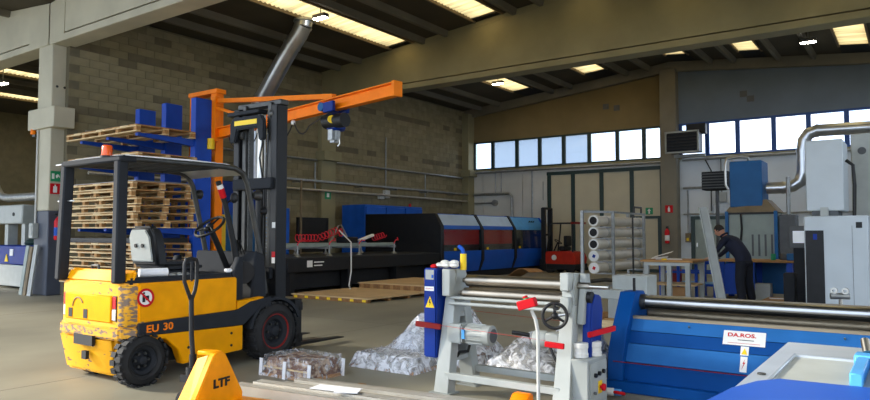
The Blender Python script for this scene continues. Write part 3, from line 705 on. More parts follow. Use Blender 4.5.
# wheels
def wheel(x, y, r, w, rim, name):
    s = 1 if x > 0 else -1
    t = MB(); t.lathe([(-w / 2, r * .72), (-w / 2 + .02, r * .93), (-w / 2 + .05, r), (w / 2 - .05, r), (w / 2 - .02, r * .93), (w / 2, r * .72), (w / 2 - .02, r * .6), (-w / 2 + .02, r * .6)], (x, y, r), (s, 0, 0), 32)
    o = t.build(name, 'rubber', FL)
    n = 20; tr = MB()
    for i in range(n):
        a = 2 * math.pi * i / n
        for sd in (-1, 1):
            aa = a + (math.pi / n if sd > 0 else 0)
            tr.obox((x + sd * w * .27, y + math.cos(aa) * (r + .002), r + math.sin(aa) * (r + .002)), (w * .42, .05, .022), (-(math.pi / 2 - aa), 0, 0))
    t2 = tr.build('tread_lug', 'rubber', o); t2['kind'] = 'stuff'
    m = MB(); m.lathe([(0, r * .6), (w / 2 - .03, r * .58), (w / 2 - .05, r * .42), (w / 2 - .09, r * .36), (w / 2 - .06, r * .2), (w / 2 - .02, r * .16), (w / 2 - .01, .02)], (x, y, r), (s, 0, 0), 28)
    m.build('rim', 'charcoal', o)
    m = MB(); m.torus((x + s * (w / 2 - .028), y, r), (1, 0, 0), r * .60, .012, 28, 6); m.build('rim_edge', rim, o)
    m = MB()
    for i in range(6): a = R(60 * i); m.cyl((x + s * (w / 2 - .07), y + math.cos(a) * r * .28, r + math.sin(a) * r * .28), (x + s * (w / 2 - .045), y + math.cos(a) * r * .28, r + math.sin(a) * r * .28), .014, n=6)
    k = m.build('wheel_nuts', 'steel_dark', o); k['kind'] = 'stuff'
for x, yy in ((-.30, -.66), (.60, -.80)): wheel(x, yy, .245, .17, 'black_paint', 'rear_wheel')
for x in (-.50, .55): wheel(x, .87, .33, .27, 'red_dark', 'front_wheel')

# ================================================================ PALLET JACK (forks towards +x)
PJ = T('pallet_jack', 'yellow hand pallet jack with black loop handle beside the forklift', 'pallet jack', (-4.76, 3.48, 0))
m = MB(); m.prism([(3.20, .07), (3.76, .07), (3.76, .13), (3.555, .47), (3.52, .50), (3.44, .50), (3.405, .47), (3.20, .13)], 'x', -4.76, -4.70)
fr = m.build('frame_plate', 'jack_yellow', PJ, bev=.008, seg=2)
for y0, y1, s in ((3.20, 3.41, -1), (3.76, 3.55, 1)):
    m = MB(); m.add([(-4.76, y0, .10), (-4.76, y1, .48), (-4.90, y1 - s * .03, .44), (-4.98, y0 - s * .10, .10), (-4.75, y0 - s * .015, .10), (-4.75, y1 - s * .015, .48), (-4.90, y1 - s * .045, .44), (-4.98, y0 - s * .115, .10)],
        [(0,1,2,3),(7,6,5,4),(0,4,5,1),(1,5,6,2),(2,6,7,3),(3,7,4,0)])
    m.build('side_gusset', 'jack_yellow', PJ)
MB().box(-4.90, -4.72, 3.43, 3.53, .47, .505).build('top_cap', 'jack_yellow', PJ, bev=.008)
text_part('LTF', 'maker_lettering', 'black_paint', fr, (-4.697, 3.50, .25), .095, (R(90), 0, R(90)), .002, 'black letters LTF', bold=.004, sx=1.25)
for y in (3.26, 3.70):
    m = MB(); m.box(-4.72, -3.74, y - .08, y + .08, .055, .085); m.box(-4.72, -3.74, y - .08, y - .07, .03, .06); m.box(-4.72, -3.74, y + .07, y + .08, .03, .06); m.obox((-3.72, y, .06), (.06, .14, .03), (0, .4, 0))
    m.build('fork', 'jack_yellow', PJ, bev=.004)
    m = MB(); m.cyl((-3.88, y - .04, .035), (-3.88, y + .04, .035), .035, n=14); m.build('load_roller', 'plastic_white', PJ)
m = MB(); m.cyl((-4.99, 3.48, .12), (-4.99, 3.48, .36), .055, n=16); m.cyl((-4.99, 3.48, .36), (-4.99, 3.48, .46), .03, n=12); m.box(-5.07, -4.90, 3.42, 3.54, .24, .30); m.build('pump', 'black_paint', PJ)
m = MB(); m.tube([(-4.90, 3.45, .3), (-4.87, 3.40, .22), (-4.91, 3.38, .15)], .018, 8); m.build('pump_lever', 'steel', PJ)
for y in (3.41, 3.55):
    m = MB(); m.lathe([(-.025, .07), (-.025, .09), (.025, .09), (.025, .07)], (-4.99, y, .09), (0, 1, 0), 20); w = m.build('steer_wheel', 'rubber', PJ)
    MB().cyl((-4.99, y - .027, .09), (-4.99, y + .027, .09), .05, n=14).build('hub', 'steel', w)
m = MB(); m.tube([(-4.99, 3.48, .44), (-5.01, 3.48, .62), (-5.02, 3.48, .95)], .02, 10); h = m.build('handle', 'black_paint', PJ)
m = MB(); m.tube([(-5.02, 3.48, .90), (-5.02, 3.44, .98), (-5.03, 3.412, 1.06), (-5.03, 3.412, 1.21), (-5.03, 3.425, 1.24), (-5.03, 3.48, 1.25), (-5.03, 3.535, 1.24), (-5.03, 3.548, 1.21), (-5.03, 3.548, 1.06), (-5.02, 3.52, .98), (-5.02, 3.48, .90)], .016, 8)
m.build('grip_loop', 'black_paint', h)
m = MB(); m.tube([(-5.03, 3.49, 1.22), (-5.03, 3.49, 1.06)], .010, 6); m.build('release_lever', 'charcoal', h)

PJ.rotation_euler = (0, 0, R(10)); PJ.location = (-4.69, 3.52, 0)

# ================================================================ FRONT PLATE-ROLLING MACHINE
RM = T('plate_rolling_machine', 'white-framed three-roll bending machine with handwheel in the foreground', 'rolling machine', (-3.0, 5.4, 0))
XL, XRr = -3.58, -2.40
def side_frame(x):
    for y0, y1 in ((5.20, 5.36), (5.66, 5.50)):
        m = MB(); m.add([(x - .08, y0 - .06, .0), (x + .08, y0 - .06, .0), (x + .08, y0 + .06, .0), (x - .08, y0 + .06, .0), (x - .055, y1 - .06, .86), (x + .055, y1 - .06, .86), (x + .055, y1 + .06, .86), (x - .055, y1 + .06, .86)],
            [(3,2,1,0),(4,5,6,7),(0,1,5,4),(1,2,6,5),(2,3,7,6),(3,0,4,7)]); m.build('leg', 'machine_white', RM, bev=.006)
        MB().box(x - .11, x + .11, y0 - .09, y0 + .09, 0, .015).build('foot_plate', 'machine_grey', RM)
    for z in (.28, .68): MB().box(x - .05, x + .05, 5.28, 5.60, z, z + .04).build('cross_plate', 'machine_white', RM)
    m = MB(); m.prism([(5.30, .72), (5.56, .72), (5.56, .98), (5.50, 1.12), (5.34, 1.12), (5.30, .98)], 'x', x - .05, x + .05); hd = m.build('side_head', 'machine_white', RM, bev=.01, seg=2)
    for y in (5.37, 5.49): MB().box(x + .048, x + .053, y - .03, y + .03, .76, .86).build('slot', 'grey_dark', hd)
    return hd
side_frame(XL); side_frame(XRr)
# left bearing block and blue belt cover
MB().box(-3.62, -3.53, 5.22, 5.32, .88, 1.13).build('bearing_block', 'machine_white', RM, bev=.008)
bc = MB().box(-3.80, -3.655, 5.18, 5.50, .31, 1.135).build('belt_cover', 'blue_deep', RM, bev=.012, seg=2)
MB().box(-3.775, -3.68, 5.177, 5.18, 1.03, 1.12).build('rating_plate', 'galv', bc)
MB().box(-3.705, -3.685, 5.175, 5.178, 1.045, 1.075).build('blue_mark', 'blue_bright', bc)
MB().box(-3.785, -3.68, 5.177, 5.18, .925, .965).build('maker_sticker', 'sign_white', bc)
m = MB(); m.tube([(-3.772 + .008 * k, 5.1765, .945 + (.006 if k % 2 else -.006)) for k in range(11)], .0022, 4); m.build('red_scribble', 'safety_red', bc)
m = MB(); m.prism([(-3.775, .77), (-3.675, .77), (-3.725, .875)], 'y', 5.177, 5.18); tri = m.build('warning_triangle', 'safety_yellow', bc, label='yellow warning triangle sticker')
m = MB(); m.prism([(-3.728, .85), (-3.716, .85), (-3.722, .825), (-3.712, .825), (-3.728, .785), (-3.724, .812), (-3.735, .812)], 'y', 5.1755, 5.177); m.build('lightning_mark', 'black_paint', tri)
# rolls
for z, y, r, x1 in ((1.02, 5.41, .056, -2.24), (.905, 5.36, .054, -2.44), (.905, 5.48, .05, -2.44)):
    m = MB(); m.lathe([(0, .022), (.05, .022), (.05, r), (1.02, r), (1.02, r * 1.12), (1.05, r * 1.12), (1.05, .028), (x1 + 3.50, .028)], (-3.50, y, z), (1, 0, 0), 24); m.build('roll', 'steel_roll', RM)
for y, z in ((5.28, .865), (5.26, .815)): MB().cyl((-3.56, y, z), (-2.44, y, z), .016, n=10).build('guard_rail', 'machine_white', RM)
m = MB(); m.cyl((-2.36, 5.40, 1.015), (-2.08, 5.40, 1.015), .018, n=12); m.build('roll_shaft', 'steel', RM)
MB().box(-2.44, -2.36, 5.24, 5.34, .98, 1.13).build('bearing_block', 'machine_white', RM, bev=.008)
MB().box(-2.44, -2.36, 5.24, 5.32, .80, .93).build('bearing_block', 'machine_white', RM, bev=.008)
m = MB(); m.prism([(5.34, .70), (5.60, .70), (5.58, .86), (5.52, 1.0), (5.50, 1.12), (5.42, 1.12), (5.40, .96)], 'x', -2.34, -2.28); m.build('cam_plate', 'machine_grey', RM, bev=.008)
m = MB(); m.cyl((-2.30, 5.45, .92), (-2.24, 5.45, .92), .05, n=14); m.build('adjuster', 'black_paint', RM)
# main motor
m = MB(); m.box(-3.56, -3.40, 5.21, 5.37, .46, .63); m.build('gearbox', 'machine_white', RM, bev=.015, seg=2)
m = MB(); m.lathe([(0, .075), (.02, .088), (.20, .088), (.21, .092), (.26, .092), (.27, .07)], (-3.38, 5.29, .545), (1, 0, 0), 24); mo = m.build('motor', 'machine_grey', RM)
m = MB()
for k in range(14):
    a = 2 * math.pi * k / 14; m.obox((-3.28, 5.29 + math.cos(a) * .09, .545 + math.sin(a) * .09), (.17, .004, .014), (a - math.pi / 2, 0, 0))
o = m.build('cooling_fin', 'machine_grey', mo); o['kind'] = 'stuff'
m = MB(); m.cyl((-3.111, 5.29, .545), (-3.106, 5.29, .545), .062, n=18); m.build('fan_grille', 'grey_dark', mo)
MB().box(-3.385, -3.355, 5.192, 5.21, .51, .59).build('nameplate', 'blue_sky', mo)
m = MB(); m.tube([(-3.36, 5.30, .46), (-3.40, 5.33, .38), (-3.50, 5.34, .36), (-3.55, 5.36, .30)], .014, 8); m.build('motor_cable', 'cable_black', RM)
# long ties
MB().box(-3.56, -2.42, 5.17, 5.23, .135, .195).build('tie_bar', 'machine_white', RM, bev=.004)
MB().box(-3.56, -2.42, 5.63, 5.69, .135, .195).build('tie_bar', 'machine_white', RM, bev=.004)
# handwheel
m = MB(); m.torus((-2.42, 5.10, .79), (.25, -1, .1), .10, .014, 28, 8)
for a in (90, 210, 330):
    ca, sa = math.cos(R(a)) * .1, math.sin(R(a)) * .1; m.tube([(-2.42, 5.10, .79), (-2.42 + ca * .97, 5.10 + ca * .24, .79 + sa)], .012, 6)
m.sphere((-2.42, 5.10, .79), .03, 10, 6); m.build('handwheel', 'black_paint', RM)
m = MB(); m.cyl((-2.42, 5.11, .79), (-2.38, 5.32, .79), .016, n=10); m.build('handwheel_shaft', 'steel', RM)
m = MB(); m.cyl((-2.38, 5.07, .855), (-2.38, 5.01, .855), .014, n=10); m.build('crank_grip', 'black_paint', RM)
# small adjusting motor with lever
m = MB(); m.lathe([(0, .05), (.02, .075), (.12, .075), (.14, .06)], (-2.73, 5.33, .555), (1, 0, 0), 18); m.build('small_motor', 'machine_white', RM)
m = MB(); m.box(-2.59, -2.46, 5.26, 5.40, .50, .62); m.build('small_gearbox', 'machine_grey', RM, bev=.012)
m = MB(); m.tube([(-2.74, 5.28, .585), (-2.82, 5.24, .60), (-2.88, 5.22, .605)], .018, 8); m.build('lever', 'black_paint', RM)
m = MB(); m.tube([(-2.56, 5.30, .50), (-2.53, 5.29, .44), (-2.50, 5.30, .38)], .012, 6); m.build('motor_cable', 'cable_black', RM)
# blue end cover
m = MB(); m.prism([(5.36, .40), (5.58, .36), (5.66, .80), (5.62, .93), (5.48, .95), (5.42, .86)], 'x', -2.31, -2.23); m.build('end_cover', 'blue_deep', RM, bev=.012, seg=2)
# trip-wire brackets and wire
m = MB(); m.bar((-3.80, 5.06, .63), (-3.56, 5.12, .61), .03, .05); m.build('trip_bracket', 'red_dark', RM, bev=.005)
m = MB(); m.bar((-2.50, 5.08, .56), (-2.34, 5.10, .55), .03, .045); m.build('trip_bracket', 'safety_red', RM, bev=.005)
m = MB(); m.bar((-2.24, 5.36, .62), (-2.16, 5.74, .64), .03, .045); m.build('trip_bracket', 'safety_red', RM, bev=.005)
m = MB(); m.tube([(-3.60, 5.12, .625), (-2.50, 5.09, .585)], .0016, 5); m.build('trip_wire', 'safety_red', RM)
m = MB(); m.tube([(-3.58, 5.72, .70), (-2.42, 5.72, .66)], .0016, 5); m.build('trip_wire', 'safety_red', RM)
# control cabinet
cb = MB().box(-2.38, -2.19, 5.22, 5.62, .0, .435).build('control_cabinet', 'machine_grey', RM, bev=.008)
MB().box(-2.19, -2.182, 5.26, 5.60, .03, .40).build('cabinet_door', 'machine_white', cb, bev=.003)
for i, (y, z, c, r) in enumerate(((5.34, .30, 'black_paint', .018), (5.42, .305, 'black_paint', .018), (5.51, .31, 'black_paint', .018), (5.32, .16, 'grey_dark', .012))):
    MB().cyl((-2.182, y, z), (-2.162, y, z), r, n=12).build('push_button', c, cb)
MB().box(-2.183, -2.178, 5.41, 5.49, .14, .24).build('emergency_plate', 'safety_yellow', cb)
m = MB(); m.lathe([(0, .012), (.02, .012), (.02, .03), (.04, .03), (.045, .02)], (-2.18, 5.45, .19), (1, 0, 0), 16); m.build('emergency_button', 'safety_red', cb)

for k, (x, y) in enumerate(((-2.30, 5.33), (-2.24, 5.47))):
    m = MB(); m.lathe([(0, .06), (.005, .065), (.035, .065), (.04, .06), (.075, .06), (.08, .065), (.115, .065), (.12, .06), (.12, .045)], (x, y, .436), (0, 0, 1), 20)
    single(m, 'tape_roll', 'plastic_white', ('front', 'rear')[k] + ' stack of white tape on the small control cabinet', 'tape roll', group='white tape on the cabinet')
m = MB()
for i in range(7): m.sphere((-3.66 + i * .028, 5.26 + .03 * math.sin(i * 1.7), 1.165 + .012 * (i % 3)), .045, 8, 5, (1.1, .9, .55))
gl = single(m, 'work_gloves', 'plastic_white', 'crumpled white work gloves lying on the blue belt cover', 'gloves')
m = MB(); m.sphere((-3.72, 5.24, 1.15), .04, 8, 5, (1, .8, .6)); m.build('red_cuff', 'safety_red', gl)
t = T('marker_bottle', 'slim yellow bottle with blue cap on the rolling machine', 'bottle', (-3.47, 5.36, 1.12))
m = MB(); m.cyl((-3.47, 5.36, 1.12), (-3.47, 5.36, 1.27), .03, n=14); m.build('body', 'safety_yellow', t)
m = MB(); m.tube([(-3.47, 5.36, 1.27), (-3.48, 5.36, 1.31), (-3.52, 5.36, 1.34)], .02, 8); m.build('cap', 'blue_bright', t)

# red control pedestal
t = T('control_pedestal', 'red push-button box on a thin white bent post', 'control pedestal', (-2.44, 4.72, 0))
m = MB(); m.tube([(-2.46, 4.74, 0), (-2.46, 4.74, .70), (-2.475, 4.73, .80), (-2.50, 4.71, .87)], .014, 10); m.build('post', 'white_paint', t)
MB().box(-2.56, -2.36, 4.66, 4.84, 0, .012).build('base_plate', 'white_paint', t)
m = MB(); m.obox((-2.52, 4.68, .92), (.145, .07, .07), (0, -.30, .15)); bx_ = m.build('button_box', 'safety_red', t, bev=.006)
m = MB(); m.cyl((-2.53, 4.68, .955), (-2.54, 4.68, .978), .020, n=12); m.build('push_button', 'safety_red', t)
m = MB(); m.cyl((-2.527, 4.68, .95), (-2.531, 4.68, .962), .027, n=12); m.build('button_collar', 'safety_green', t)
t.location.x += .07
t = T('foot_pedal', 'small orange foot pedal on the floor at the lower frame edge', 'foot pedal', (-2.70, 5.02, 0))
m = MB(); m.prism([(4.93, 0), (5.11, 0), (5.11, .14), (5.03, .14), (4.93, .05)], 'x', -2.78, -2.62); m.build('hood', 'orange_paint', t, bev=.012)
MB().box(-2.75, -2.65, 4.90, 4.95, .0, .025).build('treadle', 'black_paint', t)

# ================================================================ WRAPPED BUNDLES
def lump(nx, ny, fn, seed, amp):
    """closed crumpled shell over a unit rectangle; fn(u,v) gives height"""
    r_ = random.Random(seed); m = MB(); vs_ = []; 
    for j in range(ny + 1):
        for i in range(nx + 1):
            u, v = i / nx, j / ny; edge = i in (0, nx) or j in (0, ny)
            h = 0 if edge else fn(u, v) + r_.uniform(-amp, amp)
            vs_.append((u + (0 if edge else r_.uniform(-.3, .3) / nx), v + (0 if edge else r_.uniform(-.3, .3) / ny), max(h, .004)))
    fs = [(j * (nx + 1) + i, j * (nx + 1) + i + 1, (j + 1) * (nx + 1) + i + 1, (j + 1) * (nx + 1) + i) for j in range(ny) for i in range(nx)]
    m.add(vs_, fs); return m
def bundle(x0, x1, y0, y1, fn, seed, label, core='brown_scrap', amp=.02, n=(16, 14), film='plastic_film', shrink=.9, pal=True):
    t = T('wrapped_bundle', label, 'wrapped parts', ((x0 + x1) / 2, (y0 + y1) / 2, 0), group='film-wrapped bundles on the floor')
    if pal: MB().box(x0 + .02, x1 - .02, y0 + .02, y1 - .02, 0, .03).build('base_board', 'cardboard', t)
    a = lump(n[0], n[1], fn, seed, amp); a.v = [(x0 + u * (x1 - x0), y0 + v * (y1 - y0), z) for u, v, z in a.v]
    a.build('plastic_film', film, t)
    a = lump(n[0], n[1], fn, seed + 50, amp * 1.2); cx, cy_ = (x0 + x1) / 2, (y0 + y1) / 2
    a.v = [(cx + (x0 + u * (x1 - x0) - cx) * shrink, cy_ + (y0 + v * (y1 - y0) - cy_) * shrink, max(.002, z * .9 - .012)) for u, v, z in a.v]
    a.build('metal_parts', core, t)
    return t
def boxy(h, e=.06):
    return lambda u, v: h * min(1, min(u, 1 - u, v, 1 - v) / e) ** .5
def humpf(h, cu, cv, su, sv, base):
    return lambda u, v: base * min(1, min(u, 1 - u, v, 1 - v) / .08) + h * math.exp(-((u - cu) / su) ** 2 - ((v - cv) / sv) ** 2)
# clear box-like bundle
t = bundle(-5.60, -4.86, 4.75, 5.27, boxy(.215, .05), 11, 'clear film-wrapped box of rusty parts beside the forklift front wheel', amp=.008, n=(20, 14), film='clear_film')
for (x, y) in ((-5.58, 4.77), (-5.22, 4.76), (-4.88, 4.77), (-4.87, 5.24)):
    m = MB(); m.bar((x, y - .012, .0), (x + .005, y - .004, .175), .045, .008, (0, 1, 0)); m.build('corner_tape', 'paper', t)
m = MB(); m.box(-5.56, -4.90, 4.78, 4.80, .085, .10); m.build('middle_strip', 'wood_pale', t)
t = bundle(-5.15, -4.25, 5.62, 6.12, boxy(.17, .07), 21, 'low white film-wrapped bundle left of the blue belt cover', core='grey_scrap', amp=.014, n=(18, 12))
t = bundle(-5.20, -4.58, 6.16, 6.95, humpf(.42, .62, .5, .38, .45, .10), 31, 'humped white film-wrapped bundle behind the low one', core='paper', amp=.022)
t = bundle(-4.55, -3.85, 6.25, 6.95, humpf(.50, .45, .5, .36, .42, .12), 41, 'tall film-wrapped bundle seen through the rolling machine frame', core='brown_scrap', amp=.03)
t = bundle(-3.85, -2.95, 6.30, 6.92, humpf(.30, .5, .5, .30, .40, .12), 51, 'bell-shaped film-wrapped bundle behind the small gear motor', core='grey_scrap', amp=.018)
t = bundle(-3.55, -2.95, 7.02, 7.55, humpf(.42, .5, .5, .36, .42, .12), 61, 'brownish film-wrapped bundle behind the handwheel', core='brown_scrap', amp=.025)
t = bundle(-2.92, -2.52, 6.25, 6.85, humpf(.50, .5, .5, .40, .42, .12), 71, 'silvery film-wrapped bundle between cabinet and blue rolling machine', core='galv', amp=.035)

# ================================================================ ALUMINIUM PROFILES
ang = R(7)
def profile(x, y, z, L, w, h, label, step):
    t = T('aluminium_profile', label, 'metal profile', (x, y, z), ang, 'aluminium profiles on the floor', local=True)
    m = MB(); m.prism([(0, 0), (w, 0), (w, h), (w * .72, h), (w * .72, h - step), (w * .55, h - step), (w * .55, h), (w * .42, h), (w * .42, h - step), (w * .25, h - step), (w * .25, h), (0, h)], 'x', 0, L)
    m.build('bar', 'alu', t)
    m = MB(); m.prism([(.004, .004), (w - .004, .004), (w - .004, h - step - .004), (.004, h - step - .004)], 'x', -.003, .001); m.build('end_cap', 'machine_grey', t)
    return t
for i, (x, y, z, L, w, h, lb) in enumerate((
    (-4.95, 3.90, .05, 2.6, .13, .085, 'nearest pale aluminium profile, lying lowest in the bundle'),
    (-4.84, 4.045, .05, 2.5, .12, .10, 'stout aluminium profile with a square end, second from the front'),
    (-4.70, 4.19, .05, 2.6, .14, .07, 'flat aluminium profile in the middle of the bundle'),
    (-4.64, 4.345, .05, 2.0, .10, .09, 'thin ridged aluminium profile behind the flat one'),
    (-4.60, 4.46, .05, 1.8, .10, .07, 'farthest aluminium profile, next to the wrapped box'))): profile(x, y, z, L, w, h, lb, .012)
for k, x in enumerate((-4.30, -3.1)):
    single(MB().box(x - .04, x + .04, 4.0, 4.90, 0, .05), 'timber_batten', 'wood', ('left', 'right')[k] + ' wooden batten under the aluminium profiles', 'batten')
m = MB(); m.obox((-4.02, 4.24, .158), (.42, .16, .005), (0, 0, .2)); m.obox((-3.86, 4.20, .163), (.2, .12, .005), (0, 0, .5))
single(m, 'torn_wrapper', 'paper', 'torn white plastic wrapper on the aluminium profiles', 'wrapper')

# ================================================================ BLUE PLATE-ROLLING MACHINE (right)
BM = T('blue_rolling_machine', 'long blue plate-rolling machine with steel rolls on the right', 'rolling machine', (-.6, 6.6, 0))
X1 = 1.3
m = MB(); m.prism([(6.16, 0), (7.2, 0), (7.2, .10), (6.16, .10)], 'x', -2.42, X1); m.build('base_skirt', 'blue_roll', BM, bev=.008)
# folded front: four bands, middle and top painted lighter as if catching light
prof = [(6.24, .10), (6.24, .265), (6.25, .27), (6.335, .425), (6.345, .43), (6.395, .535), (6.40, .54), (6.47, .645)]
names_ = {0: 'front_panel', 2: 'middle_band', 4: 'upper_band', 6: 'top_band'}
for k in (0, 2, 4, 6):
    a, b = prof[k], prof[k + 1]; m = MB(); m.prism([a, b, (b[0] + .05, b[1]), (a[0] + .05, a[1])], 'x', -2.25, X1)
    m.build(names_[k], 'blue_roll_lit' if k in (2, 6) else 'blue_roll', BM)
m = MB(); m.prism([(6.30, .10), (7.15, .10), (7.15, .56), (6.5, .56), (6.40, .42)], 'x', -2.24, X1); m.build('body', 'blue_roll', BM)
MB().box(-2.24, X1, 6.50, 7.1, .56, .60).build('roll_gap_shade', 'black_matte', BM)  # black sheet stands in for the shade between the rolls
# left end plate, leaning back at the top
m = MB(); m.prism([(6.18, .10), (6.95, .10), (6.95, .78), (6.80, .89), (6.54, .89), (6.30, .55), (6.19, .34)], 'x', -2.40, -2.25); m.build('end_plate', 'blue_roll', BM, bev=.006)
m = MB(); m.cyl((-2.26, 6.72, .785), (-2.20, 6.72, .785), .075, n=20); m.build('roll_bearing', 'steel_dark', BM)
m = MB(); m.cyl((-2.24, 6.72, .785), (X1, 6.72, .785), .060, n=32); m.build('roll', 'roll_silver', BM)
m = MB(); m.cyl((-2.24, 6.64, .60), (X1, 6.64, .60), .055, n=32); m.build('roll', 'steel_dark', BM)
m = MB(); m.cyl((-2.24, 6.92, .66), (X1, 6.92, .66), .060, n=32); m.build('roll', 'steel_rough', BM)
MB().box(-2.24, X1, 6.90, 6.98, .80, .835).build('back_rail', 'steel_rough', BM)
for x in (-1.9, 0.9): MB().box(x - .05, x + .05, 6.9, 6.98, .5, .80).build('rail_support', 'steel_dark', BM)
MB().box(-2.25, X1, 6.465, 6.53, .645, .672).build('edge_strip', 'steel_rough', BM)
m = MB(); m.tube([(-2.34, 6.17, .275), (0.9, 6.235, .26)], .004, 5); m.build('trip_wire', 'red_dark', BM)
m = MB(); m.cyl((-2.30, 6.66, .885), (-2.30, 6.66, 1.02), .014, n=10); m.build('stop_pin', 'black_paint', BM)
for x in (-1.72, -.50): MB().cyl((x, 6.445, .60), (x, 6.425, .612), .008, n=8).build('bolt', 'steel', BM)
def decal(x0, x1, za, zb, material, name, parent, label=None, off=.004):
    """thin plate lying on the folded front between two heights"""
    def sy(z):
        for (ya, z0), (yb, z1) in zip(prof[:-1], prof[1:]):
            if z0 <= z <= z1 and z1 > z0: return ya + (yb - ya) * (z - z0) / (z1 - z0)
        return prof[-1][0]
    ya, yb = sy(za) - off, sy(zb) - off
    mm = min(sy(za + (zb - za) * t / 8) - (ya + (yb - ya) * t / 8) for t in range(9)); ya += min(0, mm - off * .5) ; yb += min(0, mm - off * .5)
    q = MB().add([(x0, ya, za), (x1, ya, za), (x1, yb, zb), (x0, yb, zb), (x0, ya + .003, za), (x1, ya + .003, za), (x1, yb + .003, zb), (x0, yb + .003, zb)], [(0,1,2,3),(7,6,5,4),(0,4,5,1),(1,5,6,2),(2,6,7,3),(3,7,4,0)])
    o = q.build(name, material, parent, label=label)
    return o, (ya, yb), math.atan2(yb - ya, zb - za)
lb, (ya, yb), an = decal(-1.42, -1.08, .492, .605, 'sign_white', 'maker_label', BM, 'white label with red lettering')
def on_label(t): return ya + (yb - ya) * t - .0015, .492 + .113 * t
y_, z_ = on_label(.70); text_part('DA.ROS.', 'label_title', 'safety_red', lb, (-1.27, y_, z_), .048, (R(90) - an, 0, 0), .0006, bold=.0015, sx=1.3)
for xa, xb, t_, h_, mt_ in ((-1.30, -1.17, .38, .006, 'black_paint'), (-1.38, -1.12, .15, .003, 'safety_red')):
    y_, z_ = on_label(t_); m = MB(); m.bar((xa, y_ - .0005, z_), (xb, y_ - .0005, z_), .001, h_); m.build('print_line', mt_, lb)
st, (ya2, yb2), an2 = decal(-1.27, -1.205, .415, .485, 'sign_white', 'hazard_sticker', BM)
m = MB(); m.prism([(-1.262, .424), (-1.213, .424), (-1.2375, .472)], 'y', -.002, 0); m.v = [(x, y + ya2 + (yb2 - ya2) * (z - .415) / .07 - .001, z) for x, y, z in m.v]; m.build('yellow_triangle', 'safety_yellow', st)
st, (ya2, yb2), an2 = decal(-1.265, -1.21, .285, .405, 'sign_white', 'voltage_sticker', BM)
m = MB(); m.prism([(-1.226, .392), (-1.246, .350), (-1.236, .352), (-1.252, .300), (-1.224, .362), (-1.236, .360)], 'y', -.002, 0); m.v = [(x, y + ya2 + (yb2 - ya2) * (z - .285) / .12 - .001, z) for x, y, z in m.v]; m.build('red_lightning', 'safety_red', st)
# yellow valve and plugs beside it
t = T('yellow_valve', 'yellow valve fitting on the floor by the blue rolling machine', 'valve', (-2.49, 6.02, 0))
m = MB(); m.cyl((-2.49, 6.02, 0), (-2.49, 6.02, .26), .02, n=10); m.build('stem', 'steel_dark', t)
m = MB(); m.box(-2.53, -2.46, 5.98, 6.05, .16, .24); m.cyl((-2.49, 6.02, .24), (-2.49, 6.02, .34), .025, n=10); m.build('body', 'safety_yellow', t)
t = T('power_plug', 'red and white industrial plug lying on the floor with a black cable', 'plug', (-2.30, 5.92, 0))
m = MB(); m.cyl((-2.36, 5.88, .05), (-2.24, 5.92, .05), .035, n=14); m.build('body', 'plastic_white', t)
m = MB(); m.torus((-2.20, 5.93, .045), (0, .3, 1), .045, .014, 18, 8); m.build('collar', 'safety_red', t)
m = MB(); m.cyl((-2.24, 5.92, .05), (-2.18, 5.935, .05), .03, n=12); m.build('insert', 'blue_sky', t)
m = MB(); m.tube([(-2.36, 5.88, .05), (-2.44, 5.84, .09), (-2.46, 5.78, .12), (-2.40, 5.74, .06), (-2.34, 5.73, .02)], .012, 8); m.build('cable', 'cable_black', t)
m = MB(); m.cyl((-2.545, 6.10, .0), (-2.545, 6.10, .82), .008, n=8); m.box(-2.57, -2.52, 6.07, 6.13, 0, .01)
single(m, 'thin_rod', 'galv', 'thin upright metal rod beside the blue end plate', 'rod')
m = MB(); m.tube([(-2.58, 6.00, .30), (-2.60, 6.02, .40), (-2.52, 6.06, .52), (-2.48, 6.2, .66)], .012, 8)
single(m, 'black_cable', 'cable_black', 'black cable arching between cabinet and blue rolling machine', 'cable')

# steel fixture standing behind the rolls
t = T('roller_fixture', 'small steel double-roller fixture on a post behind the long rolls', 'fixture', (-.60, 7.4, 0))
m = MB(); m.cyl((-.60, 7.4, 0), (-.60, 7.4, .86), .016, n=12); m.build('post', 'steel', t)
MB().box(-.68, -.52, 7.32, 7.48, 0, .015).build('base_plate', 'steel_dark', t)
m = MB(); m.cyl((-.68, 7.37, .875), (-.53, 7.42, .875), .030, n=14); m.build('crosspiece', 'galv', t)
for x in (-.65, -.56): m = MB(); m.ring((x, 7.36, .925), (x, 7.42, .925), .030, .014, 16); m.build('roller', 'steel', t)

# ================================================================ LOW MACHINE IN THE CORNER
CM = T('folding_machine', 'blue and silver machine table cut by the lower right corner', 'machine', (.05, 3.0, 0))
m = MB(); m.box(-.50, .70, 1.75, 3.85, .0, .84); m.build('cabinet', 'blue_bright', CM, bev=.02)
m = MB(); m.add([(-.56, 2.35, .86), (-.56, 3.92, .86), (.75, 3.92, .86), (.75, 3.56, .86), (-.475, 3.56, .86), (-.475, 2.35, .86)] + [(x, y, .90) for x, y in ((-.56, 2.35), (-.56, 3.92), (.75, 3.92), (.75, 3.56), (-.475, 3.56), (-.475, 2.35))],
    [(5, 4, 1, 0), (4, 3, 2, 1), (6, 7, 10, 11), (7, 8, 9, 10), (0, 1, 7, 6), (1, 2, 8, 7), (2, 3, 9, 8), (3, 4, 10, 9), (4, 5, 11, 10), (5, 0, 6, 11)])
m.build('silver_border', 'silver_plate', CM, bev=.006)
MB().box(-.475, .75, 2.4, 3.56, .85, .885).build('table_panel', 'machine_white', CM)
MB().cyl((-.515, 2.95, .90), (-.515, 2.95, .906), .016, n=14).build('bolt', 'steel_dark', CM)
